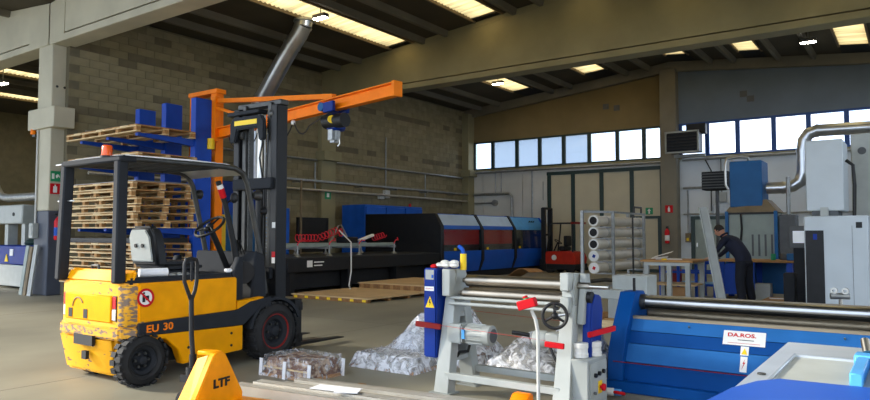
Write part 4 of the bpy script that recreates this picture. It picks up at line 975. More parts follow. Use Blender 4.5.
# rounded blue hood
m = MB(); m.prism([(-.62, 1.60), (-.61, 2.30), (-.575, 2.62), (-.52, 2.80), (-.45, 2.90), (.75, 2.97), (.75, 1.60)], 'z', .55, .905); m.build('hood', 'blue_bright', CM, bev=.02, seg=3)
m = MB(); m.box(-.235, .15, 3.40, 3.52, .885, .94); cl = m.build('clamp_head', 'blue_sky', CM, bev=.008)
for x in (-.20, -.12, -.04): MB().box(x - .022, x + .022, 2.98, 3.40, .885, .935).build('clamp_finger', 'blue_sky', cl, bev=.005)
m = MB(); m.cyl((-.19, 3.50, .94), (-.20, 3.54, .99), .018, n=10); m.build('clamp_screw', 'steel', cl)
# ================================================================ SIGNS AND FITTINGS ON THE LEFT PILLAR
t = T('exit_sign', 'green emergency exit sign on the white pillar', 'sign', (-16.84, 8.02, 2.72))
MB().box(-16.85, -16.835, 7.91, 8.13, 2.72, 2.97).build('plate', 'safety_green', t)
m = MB(); m.box(-16.835, -16.832, 7.93, 7.99, 2.78, 2.91); m.build('door_mark', 'sign_white', t)
m = MB(); m.prism([(8.03, 2.80), (8.06, 2.80), (8.08, 2.85), (8.11, 2.81), (8.12, 2.83), (8.09, 2.89), (8.06, 2.90), (8.02, 2.86)], 'x', -16.835, -16.832); m.build('running_figure', 'sign_white', t)
t = T('extinguisher_sign', 'red extinguisher sign below the exit sign on the white pillar', 'sign', (-16.84, 8.02, 2.42))
MB().box(-16.85, -16.835, 7.90, 8.13, 2.42, 2.67).build('plate', 'safety_red', t)
m = MB(); m.box(-16.835, -16.832, 7.97, 8.06, 2.45, 2.60); m.box(-16.835, -16.832, 8.0, 8.03, 2.60, 2.64); m.build('extinguisher_mark', 'sign_white', t)
def extinguisher(x, y, z, axis, label):
    t = T('fire_extinguisher', label, 'fire extinguisher', (x, y, z), local=True)
    m = MB(); m.lathe([(0, .075), (.02, .085), (.44, .085), (.50, .06), (.53, .03), (.55, .03)], (0, 0, 0), (0, 0, 1), 18); m.build('cylinder', 'red_paint', t)
    m = MB(); m.cyl((0, 0, .55), (0, 0, .60), .03, n=10); m.obox((0, 0, .62), (.05, .16, .025), (.2, 0, 0)); m.build('valve', 'black_paint', t)
    m = MB(); m.tube([(0, .03, .60), (axis[0] * .1, .10, .52), (axis[0] * .1, .10, .2)], .014, 8); m.build('hose', 'black_paint', t)
    m = MB(); m.lathe([(.10, .0865), (.30, .0865)], (0, 0, 0), (0, 0, 1), 18); m.build('label_band', 'blue_bright' if axis[0] else 'sign_white', t)
    m = MB(); m.box(-.105, -.06, -.03, .03, .30, .40) if axis[0] else m.box(-.03, .03, .06, .12, .30, .40); m.build('bracket', 'black_paint', t)
    return t
extinguisher(-16.74, 8.06, 1.32, (1, 0), 'red fire extinguisher with blue band hanging on the left pillar')
extinguisher(-7.60, YB - .50, 1.12, (0, 1), 'red fire extinguisher on the flat pillar by the side door')
t = T('extinguisher_sign', 'small red extinguisher sign high on the flat pillar', 'sign', (-7.54, YB - .42, 2.26))
MB().box(-7.68, -7.40, YB - .42, YB - .405, 2.26, 2.54).build('plate', 'safety_red', t)
m = MB(); m.box(-7.58, -7.50, YB - .423, YB - .42, 2.30, 2.44); m.box(-7.56, -7.52, YB - .423, YB - .42, 2.44, 2.49); m.build('extinguisher_mark', 'sign_white', t)
t = T('exit_sign', 'green exit sign above the wicket in the folding door', 'sign', (-8.41, YB - .02, 2.22))
MB().box(-8.55, -8.27, YB - .02, YB - .002, 2.22, 2.48).build('plate', 'safety_green', t)
m = MB(); m.prism([(-8.44, 2.25), (-8.38, 2.25), (-8.38, 2.36), (-8.34, 2.36), (-8.41, 2.45), (-8.48, 2.36), (-8.44, 2.36)], 'y', YB - .023, YB - .02); m.build('arrow_mark', 'sign_white', t)
t = T('exit_sign', 'small green exit sign on the concrete pillar by the jib crane', 'sign', (-16.5, 16.92, 2.66))
MB().box(-16.51, -16.485, 16.78, 17.06, 2.66, 2.94).build('plate', 'safety_green', t)
MB().box(-16.485, -16.482, 16.86, 16.98, 2.73, 2.87).build('figure_mark', 'sign_white', t)
t = T('switch_box', 'pale electrical switch box on the front of the white pillar', 'switch box', (-17.42, 7.80, 1.36))
MB().box(-17.50, -17.30, 7.74, 7.88, 1.36, 1.72).build('case', 'machine_white', t, bev=.01)
MB().box(-17.47, -17.33, 7.73, 7.74, 1.42, 1.66).build('lid', 'machine_grey', t)
m = MB(); m.tube([(-17.42, 7.85, 1.72), (-17.42, 7.85, 3.98)], .025, 8); single(m, 'conduit_pipe', 'white_paint', 'white conduit running down the front of the white pillar', 'conduit')
t = T('alarm_beacon', 'small amber alarm lamp at the left edge of the pillar', 'alarm lamp', (-17.62, 7.86, 3.80))
m = MB(); m.box(-17.68, -17.55, 7.84, 7.96, 3.84, 3.90); m.build('bracket', 'steel_dark', t)
m = MB(); m.cyl((-17.64, 7.84, 3.90), (-17.64, 7.84, 4.02), .06, n=12); m.build('lens', 'orange_paint', t)
for k, (x, y, w, h, c) in enumerate(((-17.74, 7.74, .15, 1.18, 'grey_green'), (-17.46, 7.70, .14, 1.16, 'tan_dirty'), (-17.24, 7.70, .17, 1.20, 'machine_grey'))):
    m = MB(); m.add([(x, y - .08, 0), (x + w, y - .08, 0), (x + w, y - .05, 0), (x, y - .05, 0), (x, y + .06, h), (x + w, y + .06, h), (x + w, y + .09, h), (x, y + .09, h)], [(3,2,1,0),(4,5,6,7),(0,1,5,4),(1,2,6,5),(2,3,7,6),(3,0,4,7)])
    single(m, 'sheet_offcut', c, ('leftmost grey offcut', 'narrow brown offcut in the middle', 'white offcut on the right')[k] + ' leaning on the white pillar base', 'offcut', group='offcuts leaning on the pillar')

# ================================================================ SAW MACHINE IN THE NEIGHBOURING BAY
t = T('band_saw_machine', 'blue and white band saw machine at the left frame edge', 'machine', (-20.0, 8.6, 0))
MB().box(-20.9, -19.0, 8.4, 9.3, .06, .64).build('base_cabinet', 'machine_white', t, bev=.02)
MB().box(-21.0, -18.96, 8.36, 9.34, .64, 1.16).build('blue_body', 'blue_deep', t, bev=.03)
for x in (-20.75, -19.75):
    MB().box(x - .10, x + .10, 8.6, 8.85, 1.16, 1.9).build('column', 'machine_white', t)
MB().box(-21.4, -19.62, 8.5, 9.0, 1.74, 2.26).build('saw_head', 'machine_white', t, bev=.03)
m = MB(); m.cyl((-20.1, 8.48, 2.0), (-20.1, 8.5, 2.0), .05, n=12); m.build('knob', 'black_paint', t)
m = MB()
m.sphere((-19.5, 8.8, 1.22), .2, 10, 6, (1.8, 1.2, .6)); m.build('green_cloth', 'dark_green', t)
MB().box(-19.9, -19.72, 8.34, 8.36, .88, 1.06).build('white_plate', 'sign_white', t)
m = MB(); m.prism([(-20.2, .72), (-20.0, .72), (-20.1, .92)], 'y', 8.34, 8.36); m.build('warning_triangle', 'safety_yellow', t)
MB().box(-19.1, -18.92, 8.34, 8.40, .36, .68).build('yellow_box', 'safety_yellow', t)
MB().box(-21.9, -21.0, 8.5, 9.2, .5, .95).build('feed_table', 'blue_bright', t)
MB().box(-21.7, -21.1, 8.6, 9.1, .0, .5).build('feed_leg', 'grey_dark', t)
m = MB(); m.tube([(-26, 9.4, 3.0), (-23.4, 9.35, 2.95)] + [(-23.2, 9.3, 2.85), (-22.9, 9.3, 2.62), (-22.4, 9.3, 2.55), (-17.2, 9.3, 2.52)], .12, 12)
single(m, 'exhaust_pipe', 'galv', 'grey bent exhaust pipe beyond the white pillar', 'pipe')

# ================================================================ CANTILEVER RACK WITH PALLETS
RK = T('cantilever_rack', 'tall blue cantilever rack carrying wooden pallets behind the forklift', 'rack', (-13.7, 8.5, 0))
levels = [3.50, 2.95, 1.58, .42]
for x, h in ((-14.90, 4.40), (-13.84, 4.42), (-12.74, 4.42)):
    u = MB().box(x - .09, x + .09, 8.92, 9.34, 0, h).build('upright', 'blue_rack', RK, bev=.008)
    MB().box(x - .09, x + .09, 7.5, 8.92, 0, .16).build('base_beam', 'blue_rack', RK, bev=.006)
    for z in levels:
        m = MB(); m.prism([(7.62, z - .06), (8.92, z - .15), (8.92, z), (7.62, z)], 'x', x - .05, x + .05); m.build('arm', 'blue_rack', RK)
for z in (.6, 3.1): MB().box(-14.90, -12.74, 9.20, 9.28, z, z + .1).build('brace', 'blue_rack', RK)
MB().box(-12.72, -12.66, 8.915, 8.92, 3.05, 3.12).build('load_plate', 'sign_white', RK)
PL, PW, PH = 2.75, 1.36, .145
def pallet(x, y, z, label):
    p = T('wooden_pallet', label, 'pallet', (x, y, z), 0, 'pallets stacked on the blue rack', local=True)
    n = 9
    for i in range(n):
        a = i * PL / n; MB().box(a + .015, a + PL / n - .015, 0, PW, PH - .022, PH).build('deck_board', ('wood', 'wood_pale', 'wood')[i % 3], p)
    for y0 in (0, PW / 2 - .05, PW - .10):
        MB().box(0, PL, y0, y0 + .10, PH - .044, PH - .022).build('lead_board', 'wood_pale', p)
        MB().box(0, PL, y0, y0 + .10, 0, .022).build('bottom_board', 'wood_pale', p)
        for k in range(5):
            a = k * (PL - .10) / 4; MB().box(a, a + .10, y0 + .004, y0 + .096, .022, PH - .044).build('spacer_block', 'wood', p)
    return p
P0 = None; rr = random.Random(5)
stack = [(levels[0], 'topmost pallet on the rack, above the beacon'), (levels[1], 'single pallet on the second arm level, just below the topmost')]
ordn = ['lowest', 'second from the bottom', 'third from the bottom', 'fourth from the bottom', 'fifth from the bottom', 'topmost']
for k in range(6): stack.append((levels[2] + k * (PH + .012), ordn[k] + ' of six pallets in the middle rack stack'))
for k in range(5): stack.append((levels[3] + k * (PH + .032), ('lowest', 'second from the bottom', 'third from the bottom', 'fourth from the bottom', 'topmost')[k] + ' of five pallets in the low rack stack'))
for i, (z, w_) in enumerate(stack):
    loc = (-15.32 + (0 if i == 0 else rr.uniform(-.12, .10)), 7.50 + rr.uniform(-.07, .05), z + .001)
    lab = 'wooden pallet, ' + w_
    if P0 is None: P0 = pallet(*loc, lab)
    else: copy_tree(P0, None, loc, 0, lab)
for k, (z, a, b) in enumerate(((levels[0] + PH, -14.9, -12.72), (levels[2] + 6 * (PH + .012) - .01, -15.2, -12.7), (levels[3] + 4 * (PH + .032) + PH, -15.3, -12.7))):
    single(MB().box(a, b, 7.6, 8.82, z + .004, z + (.03, .03, .10)[k]), 'steel_sheet_stack', 'sheet_metal' if k < 2 else 'black_paint', 'dark steel sheets lying on the ' + ('topmost pallet of the rack', 'middle stack of six pallets', 'low stack of five pallets')[k], 'steel sheets')

# ================================================================ ORANGE JIB CRANE
JC = T('jib_crane', 'orange jib crane with a long boom and tie reaching to the right', 'crane', (-13.0, 9.6, 0))
MB().box(-13.64, -13.52, 9.45, 9.65, 0, 4.62).build('column_post', 'orange_paint', JC, bev=.006)
MB().box(-12.86, -12.66, 9.45, 9.65, 0, 4.66).build('column_post', 'orange_paint', JC, bev=.006)
MB().box(-13.66, -12.62, 9.42, 9.68, 4.60, 4.70).build('column_cap', 'orange_paint', JC, bev=.006)
for z in (.3, 1.6, 2.9): MB().box(-13.52, -12.86, 9.5, 9.6, z, z + .12).build('column_tie', 'orange_paint', JC)
MB().box(-13.8, -12.5, 9.2, 9.9, 0, .03).build('base_plate', 'orange_paint', JC)
A = Vector((-12.62, 9.45, 3.68)); Bb = Vector((-6.50, 8.16, 3.70)); d_ = (Bb - A).normalized()
m = MB(); m.bar(A, Bb, .014, .20); bw = m.build('boom_web', 'orange_paint', JC)
for dz in (-.10, .10): m = MB(); m.bar(A + Vector((0, 0, dz)), Bb + Vector((0, 0, dz)), .14, .02); m.build('boom_flange', 'orange_paint', JC)
m = MB(); m.bar(Bb - d_ * .03, Bb + d_ * .03, .17, .24); m.build('boom_end_stop', 'orange_paint', JC)
tp = A + d_ * 4.55
m = MB(); m.bar((-12.66, 9.45, 4.42), tp + Vector((0, 0, .14)), .09, .09); m.build('tie_bar', 'orange_paint', JC)
m = MB(); m.bar((-12.66, 9.40, 4.28), A + d_ * 1.5 + Vector((0, 0, .16)), .06, .06); m.build('knee_brace', 'orange_paint', JC)
m = MB(); m.box(-12.70, -12.52, 9.32, 9.45, 3.5, 4.5); m.build('pivot_bracket', 'orange_paint', JC, bev=.01)
m = MB(); m.cyl((-12.60, 9.28, 3.32), (-12.60, 9.28, 3.55), .08, n=12); m.build('limit_switch', 'safety_yellow', JC)
hc = A + d_ * 4.62; n_ = Vector((0, 0, 1)).cross(d_).normalized()
H = T('chain_hoist', 'dark blue electric chain hoist hanging from the orange boom', 'hoist', (hc.x, hc.y, hc.z))
H.scale = (1.25, 1.25, 1.12)
def hp(a, b, c): return hc + d_ * a + n_ * b + Vector((0, 0, c))
m = MB(); m.bar(hp(-.12, -.10, -.05), hp(-.12, .10, -.05), .16, .12); m.bar(hp(-.12, .12, -.06), hp(.12, .12, -.06), .05, .16); m.bar(hp(-.12, -.12, -.06), hp(.12, -.12, -.06), .05, .16); m.build('trolley', 'blue_deep', H, bev=.01)
m = MB(); m.cyl(hp(-.20, -.13, -.03), hp(-.20, .0, -.03), .07, n=12); m.build('trolley_motor', 'blue_dust', H)
m = MB(); m.cyl(hp(-.10, -.10, -.28), hp(.24, -.02, -.28), .11, n=16); m.build('hoist_motor', 'black_paint', H)
m = MB(); m.bar(hp(0, 0, -.16), hp(0, 0, -.42), .20, .22); m.build('hoist_body', 'blue_deep', H, bev=.03)
m = MB(); m.bar(hp(-.02, -.02, -.36), hp(-.02, -.02, -.60), .16, .16); m.build('chain_bag', 'galv', H, bev=.04, seg=2)
m = MB(); m.cyl(hp(.10, -.14, -.27), hp(.12, -.15, -.27), .06, n=12); m.build('yellow_disc', 'safety_yellow', H)
m = MB(); m.tube([hp(.02, .02, -.4), hp(.06, .02, -.62), hp(.04, .0, -.66)], .012, 6); m.build('hook', 'steel', H)
pts = []
for k in range(5):
    a, b = -3.6 + k * .72, -3.6 + (k + 1) * .72
    for i in range(6): u = i / 6; pts.append(A + d_ * (3.88 + (a + (b - a) * u) * .92) + Vector((0, 0, -.12 - .28 * 4 * u * (1 - u))))
m = MB(); m.tube(pts + [hp(-.2, 0, -.12)], .014, 6); single(m, 'festoon_cable', 'cable_black', 'black festoon cable looped under the orange boom', 'cable')
for k in (2, 3, 4): p = A + d_ * (3.88 + (-3.6 + k * .72) * .92); single(MB().obox((p.x, p.y, p.z - .15), (.07, .06, .08)), 'cable_clip', 'plastic_white', ('first', 'second', 'third')[k - 2] + ' white cable clip under the boom, counted from the column', 'clip', group='cable clips on the boom', bev=.01)

# ================================================================ EXHAUST DUCT
DT = T('exhaust_duct', 'shiny steel exhaust duct slanting down from the roof behind the mast', 'duct', (-15.55, 13.0, 2.9))
path = [(-13.62, 13, 7.36), (-13.66, 13, 7.2), (-13.82, 13, 6.98), (-14.10, 13, 6.72), (-14.43, 13, 6.36), (-15.30, 13, 5.36), (-15.52, 13, 5.06), (-15.58, 13, 4.8), (-15.58, 13, 2.92)]
segs = [path[:2], path[1:4], path[3:6], path[5:8], path[7:9]]
for s_ in segs: MB().tube(s_, .24, 20).build('duct_section', 'duct_metal', DT)
for p, q in ((path[1], path[2]), (path[3], path[4]), (path[5], path[4]), (path[7], path[8])):
    p = Vector(p); q = (Vector(q) - p).normalized(); MB().cyl(p - q * .03, p + q * .03, .255, n=20).build('joint_ring', 'duct_metal', DT)
MB().cyl((-13.62, 13, 7.30), (-13.62, 13, 7.36), .30, n=20).build('roof_collar', 'galv', DT)

# ================================================================ BLUE MACHINES ALONG THE BLOCK WALL
t = T('blue_filter_unit', 'tall blue filter unit half hidden behind the mast', 'machine', (-15.6, 12.0, 0))
MB().box(-16.3, -15.0, 11.2, 12.68, .12, 2.88).build('cabinet', 'blue_deep', t, bev=.02)
for y in (11.95,): MB().box(-15.0, -14.985, y - .01, y + .01, .2, 2.8).build('door_gap', 'black_matte', t)
MB().box(-16.2, -15.1, 11.3, 12.6, 0, .12).build('plinth', 'black_matte', t)
MB().box(-15.0, -14.97, 11.3, 11.8, 1.2, 2.3).build('dark_door', 'blue_rack', t)
MB().box(-16.0, -15.2, 12.7, 13.3, 2.6, 2.92).build('duct_socket', 'galv', t)
t = T('blue_compressor_unit', 'lower blue cabinet just right of the mast', 'machine', (-15.6, 13.2, 0))
MB().box(-16.2, -15.0, 12.72, 13.82, .1, 2.22).build('cabinet', 'blue_paint', t, bev=.02)
MB().box(-16.1, -15.1, 12.8, 13.75, 0, .1).build('plinth', 'black_matte', t)
MB().box(-15.0, -14.98, 13.2, 13.45, .8, 1.5).build('control_panel', 'machine_grey', t)
MB().box(-15.0, -14.985, 12.8, 13.15, .3, 1.9).build('side_door', 'blue_deep', t)
t = T('yellow_post', 'yellow safety post in front of the blue filter unit', 'post', (-14.2, 10.85, 0))
m = MB(); m.box(-14.25, -14.15, 10.8, 10.9, 0, 1.95); m.build('post', 'safety_yellow', t)
MB().box(-14.3, -14.1, 10.75, 10.95, 0, .03).build('base_plate', 'safety_yellow', t)
t = T('light_curtain_fence', 'dark mesh safety screen behind the yellow post', 'screen', (-14.4, 11.2, 0))
m = MB(); m.box(-14.62, -14.56, 10.95, 12.6, .1, 1.95); m.build('panel', 'blue_dust', t)
for y in (10.95, 11.77, 12.6): MB().box(-14.63, -14.55, y - .03, y + .03, 0, 2.0).build('post', 'charcoal', t)
t = T('display_board', 'dark board in a thin frame by the block wall', 'board', (-15.5, 15.2, 0))
MB().box(-15.55, -15.50, 14.66, 15.86, .9, 1.92).build('board', 'black_matte', t)
m = MB(); m.box(-15.57, -15.48, 14.6, 14.66, .85, 1.98); m.box(-15.57, -15.48, 15.86, 15.92, .85, 1.98); m.box(-15.57, -15.48, 14.6, 15.92, 1.92, 1.98); m.build('frame', 'charcoal', t)
for y in (14.7, 15.8): MB().box(-15.56, -15.50, y - .03, y + .03, 0, .95).build('leg', 'charcoal', t)
t = T('grey_pole', 'thin grey pole standing beside the dark board', 'pole', (-15.2, 14.45, 0))
m = MB(); m.cyl((-15.2, 14.45, 0), (-15.2, 14.45, 3.1), .035, n=10); m.build('pole', 'tan_dirty', t); MB().box(-15.3, -15.1, 14.35, 14.55, 0, .02).build('base_plate', 'steel_dark', t)
t = T('blue_control_cabinet', 'wide blue control cabinet against the block wall', 'cabinet', (-15.8, 19.0, 0))
for i, (a, b) in enumerate(((17.42, 18.5), (18.5, 19.6), (19.6, 20.68))):
    MB().box(-16.3, -15.25, a, b, .1, 2.47).build('cabinet_bay', 'blue_paint', t, bev=.01)
    MB().box(-15.25, -15.2, a + .03, b - .03, .2, 2.40).build('door', 'blue_paint', t, bev=.01)
    for z in (1.75, 1.32): MB().box(-15.20, -15.17, a + .30, a + .42, z, z + .09).build('yellow_sticker', 'safety_yellow', t)
MB().box(-16.25, -15.3, 17.5, 20.6, 0, .1).build('plinth', 'black_matte', t)
m = MB(); m.cyl((-15.6, 20.4, 2.47), (-15.6, 20.4, 2.60), .05, n=10); m.build('signal_lamp', 'red_paint', t)

# ================================================================ LASER CUTTER
LC = T('laser_cutter', 'long blue laser cutting machine with windowed hood and black front', 'laser cutter', (-13.5, 21, 0))
m = MB(); m.prism([(-15.1, .2), (-12.1, .2), (-12.0, .5), (-12.0, 1.7), (-12.25, 2.11), (-15.1, 2.13)], 'y', 17.28, 17.45); m.build('black_front', 'black_paint', LC, bev=.015)
MB().box(-14.7, -12.4, 17.27, 17.29, .75, 1.15).build('shuttle_opening', 'black_matte', LC)
MB().box(-15.0, -12.2, 17.45, 24.4, 0, .24).build('plinth', 'black_matte', LC)
MB().box(-15.1, -13.2, 17.45, 24.45, .24, 2.05).build('rear_housing', 'blue_deep', LC)
MB().box(-13.2, -12.95, 17.5, 24.4, .24, 1.9).build('inner_wall', 'grey_dark', LC)
for a, b in ((17.5, 19.65), (19.8, 21.95)): MB().box(-12.12, -12.09, a, b, 1.12, 1.60).build('red_shield', 'red_paint', LC)
cuts = [17.45, 19.72, 22.02, 24.45]
P_out = [(-12.10, .24), (-11.98, .60), (-11.98, .86)]
for k in range(3):
    a, b = cuts[k] + (0 if k == 0 else .07), cuts[k + 1] - (.07 if k < 2 else 0)
    m = MB(); m.prism([(-12.12, .24), (-12.00, .62), (-12.00, .92), (-12.06, .92), (-12.06, .62), (-12.18, .24)], 'y', a, b); m.build('lower_panel', 'laser_blue', LC)
    m = MB(); m.prism([(-12.00, .92), (-12.03, 1.62), (-12.05, 1.62), (-12.02, .92)], 'y', a, b); m.build('window_pane', 'laser_glass', LC)
    m = MB(); m.prism([(-12.03, 1.62), (-12.07, 1.74), (-12.11, 1.74), (-12.07, 1.62)], 'y', a, b); m.build('upper_rail', 'blue_sky' if k == 2 else 'laser_blue', LC)
    m = MB(); m.prism([(-12.07, 1.74), (-12.30, 2.09), (-12.34, 2.09), (-12.11, 1.74)], 'y', a, b); m.build('hood_panel', 'hood_grey' if k < 2 else 'blue_sky', LC)
for y in cuts[1:3]:
    m = MB(); m.prism([(-12.12, .24), (-11.96, .62), (-11.96, .92), (-11.99, 1.66), (-12.28, 2.13), (-12.4, 2.13), (-12.12, 1.66), (-12.10, .6), (-12.24, .24)], 'y', y - .07, y + .07); m.build('hood_rib', 'black_paint', LC)
m = MB(); m.prism([(-12.12, .24), (-11.95, .62), (-11.95, .92), (-11.98, 1.66), (-12.24, 2.11), (-13.2, 2.11), (-13.2, .24)], 'y', 24.45, 24.52); m.build('blue_end', 'blue_bright', LC, bev=.015)
MB().box(-13.3, -12.3, 17.45, 24.4, 2.05, 2.11).build('roof', 'blue_paint', LC)
for y in (18.0, 20.0, 22.3): MB().box(-12.0, -11.985, y, y + .12, .94, 1.02).build('yellow_sticker', 'safety_yellow', LC)
for y in (23.45, 23.62, 23.78): MB().obox((-12.165, y, 1.93), (.004, .09, .10), (0, R(33), 0)).build('dark_mark', 'charcoal', LC)
# shuttle bed
SB = T('shuttle_bed', 'long low black shuttle bed with white maker mark in front of the laser cutter', 'machine bed', (-13.5, 14, 0))
m = MB(); m.box(-14.4, -12.0, 11.0, 17.2, .55, .88); m.build('bed_frame', 'black_paint', SB, bev=.01)
MB().box(-14.3, -12.1, 11.1, 17.1, .875, .90).build('grid_top', 'steel_dark', SB)
MB().box(-14.3, -12.35, 11.3, 17.1, .12, .55).build('lower_frame', 'black_matte', SB)
for y in (11.2, 13.2, 15.2, 17.0): MB().box(-12.3, -12.05, y - .08, y + .08, 0, .56).build('leg', 'black_paint', SB)
for y in (11.2, 17.0): MB().box(-14.35, -14.1, y - .08, y + .08, 0, .56).build('leg', 'black_paint', SB)
MB().box(-12.0, -11.995, 11.62, 11.80, .66, .82).build('logo_square', 'sign_white', SB)
for z, w in ((.775, .34), (.695, .28)): MB().box(-11.996, -11.994, 11.85, 11.85 + w, z - .014, z + .014).build('logo_line', 'sign_white', SB)
# vacuum lifter on the bed
VL = T('vacuum_lifter', 'vacuum sheet lifter with suction cups and red coiled hoses on the black bed', 'lifter', (-12.5, 13, .9))
MB().box(-12.55, -12.45, 10.9, 15.2, 1.13, 1.22).build('main_beam', 'grey_green', VL, bev=.006)
MB().box(-13.65, -13.55, 11.2, 15.2, 1.13, 1.22).build('rear_beam', 'grey_green', VL, bev=.006)
for y in (11.25, 12.35, 13.5, 15.0):
    MB().box(-13.75, -12.3, y - .04, y + .04, 1.08, 1.14).build('cross_arm', 'galv', VL)
    for x in (-12.34, -13.6):
        m = MB(); m.cyl((x, y, 1.18), (x, y, .97), .022, n=8); m.lathe([(0, .03), (.03, .05), (.065, .085), (.07, .08)], (x, y, .972), (0, 0, -1), 14); m.build('suction_cup', 'galv', VL)
def coil(p, q, turns, r, rad, par):
    p = Vector(p); q = Vector(q); d = (q - p).normalized(); a = d.cross(Vector((0, 0, 1))).normalized(); b = a.cross(d); n = turns * 10
    MB().tube([p + (q - p) * (i / n) + (a * math.cos(i * .628) + b * math.sin(i * .628)) * r for i in range(n + 1)], rad, 5).build('coiled_hose', 'red_hose', par)
coil((-12.5, 11.35, 1.36), (-12.5, 12.10, 1.36), 7, .09, .012, VL)
coil((-12.5, 12.15, 1.36), (-12.5, 12.85, 1.58), 6, .09, .012, VL)
coil((-12.5, 14.25, 1.34), (-12.5, 14.75, 1.44), 5, .08, .012, VL)
for y in (11.25, 12.35, 13.5, 15.0):
    m = MB(); m.tube([(-12.5, y + .35, 1.36), (-12.42, y + .30, 1.28), (-12.36, y + .12, 1.30), (-12.34, y, 1.22), (-12.34, y, 1.12)], .016, 6); m.build('red_hose', 'red_hose', VL)
m = MB(); m.torus((-12.48, 12.92, 1.50), (1, .3, 0), .10, .018, 18, 6); m.build('hose_loop', 'red_hose', VL)
m = MB(); m.tube([(-12.5, 12.5, 1.2), (-12.5, 12.85, 1.68), (-12.5, 12.95, 1.70), (-12.5, 13.3, 1.22)], .022, 8); m.build('lifting_bail', 'galv', VL)
m = MB(); m.obox((-12.45, 13.9, 1.36), (.10, .62, .07), (.25, 0, 0)); m.build('white_handle', 'sign_white', VL, bev=.015)
m = MB(); m.obox((-12.6, 13.3, 1.30), (.35, .5, .16)); m.build('vacuum_pump', 'black_paint', VL, bev=.02)
m = MB(); m.tube([(-12.4, 13.15, 1.56), (-11.93, 13.10, 1.25), (-11.90, 13.08, .5), (-11.90, 13.0, .15), (-11.6, 12.7, .125), (-11.4, 12.5, .122)], .018, 6)
VL.location.y += .38
single(m, 'white_cable', 'plastic_white', 'white cable hanging from the lifter down to the floor boards', 'cable')

# ================================================================ BOARDS ON THE FLOOR
def floor_board(x0, x1, y0, y1, n, h, label):
    t = T('board_stack', label, 'boards', ((x0 + x1) / 2, (y0 + y1) / 2, 0))
    for i in range(n): MB().box(x0 + .05, x1 - .05, y0 + (y1 - y0 - .1) * i / (n - 1), y0 + (y1 - y0 - .1) * i / (n - 1) + .1, 0, h).build('bearer', 'wood_dark', t)
    for k in range(7):
        a = x0 + .1 + k * (x1 - x0 - .3) / 6; MB().box(a, a + .1, y0 - .006, y0 + .02, .02, h - .005).build('block', 'safety_yellow' if h < .1 else 'wood', t)
    MB().box(x0, x1, y0, y1, h, h + .025).build('board', 'plywood', t)
floor_board(-11.78, -9.42, 10.92, 13.1, 4, .075, 'nearer pale plywood board lying on low bearers by the shuttle bed')
floor_board(-11.78, -9.55, 13.2, 15.6, 4, .20, 'farther pale plywood board on taller bearers, partly hidden by the belt cover')

# ================================================================ RED FORKLIFT AT THE BACK
RF = T('forklift', 'small red forklift with dark roof guard parked at the folding door', 'forklift', (-11.1, 24.2, 0))
m = MB(); m.prism([(-11.6, .30), (-10.40, .30), (-10.36, .55), (-10.46, .78), (-10.9, .82), (-11.6, .80)], 'y', 23.65, 24.75); m.build('body', 'lift_red', RF, bev=.03, seg=2)
MB().box(-11.55, -10.36, 23.62, 24.78, .12, .34).build('chassis', 'black_paint', RF, bev=.02)
m = MB(); m.cyl((-11.22, 23.62, .58), (-11.22, 23.645, .58), .10, n=18); m.build('round_badge', 'sign_white', RF)
MB().box(-11.16, -10.9, 23.9, 24.5, .82, 1.0).build('seat', 'black_paint', RF, bev=.04)
MB().box(-10.98, -10.86, 23.95, 24.45, 1.0, 1.4).build('seat_back', 'black_paint', RF, bev=.03)
for y in (23.72, 24.68):
    m = MB(); m.tube([(-11.55, y, .8), (-11.45, y, 1.5), (-11.42, y, 1.86)], .03, 8); m.build('front_post', 'black_paint', RF)
    m = MB(); m.tube([(-10.50, y, .8), (-10.52, y, 1.86)], .03, 8); m.build('rear_post', 'black_paint', RF)
MB().box(-11.5, -10.42, 23.68, 24.72, 1.85, 1.90).build('roof_guard', 'black_paint', RF)
MB().box(-10.55, -10.40, 23.66, 24.74, 1.84, 1.92).build('red_rear_bar', 'red_dark', RF)
for y in (23.9, 24.5): MB().box(-11.86, -11.70, y - .05, y + .05, .05, 2.48).build('mast_rail', 'black_paint', RF)
for z in (.5, 1.4, 2.42): MB().box(-11.84, -11.72, 23.9, 24.5, z, z + .08).build('mast_crossbar', 'black_paint', RF)
m = MB(); m.tube([(-11.5, 24.2, .8), (-11.32, 24.2, 1.15)], .03, 8); m.torus((-11.31, 24.2, 1.17), (.5, 0, .8), .15, .016, 18, 6); m.build('steering_wheel', 'black_paint', RF)
for x, r in ((-11.45, .24), (-10.62, .20)):
    for y in (23.66, 24.60):
        m = MB(); m.lathe([(0, r * .6), (.01, r * .95), (.03, r), (.15, r), (.17, r * .95), (.18, r * .6)], (x, y, r), (0, 1, 0), 18); m.build('wheel', 'rubber', RF)
for y in (23.95, 24.35): MB().box(-12.0 + .02, -11.86, y, y + .1, .05, .5).build('fork_heel', 'black_paint', RF)
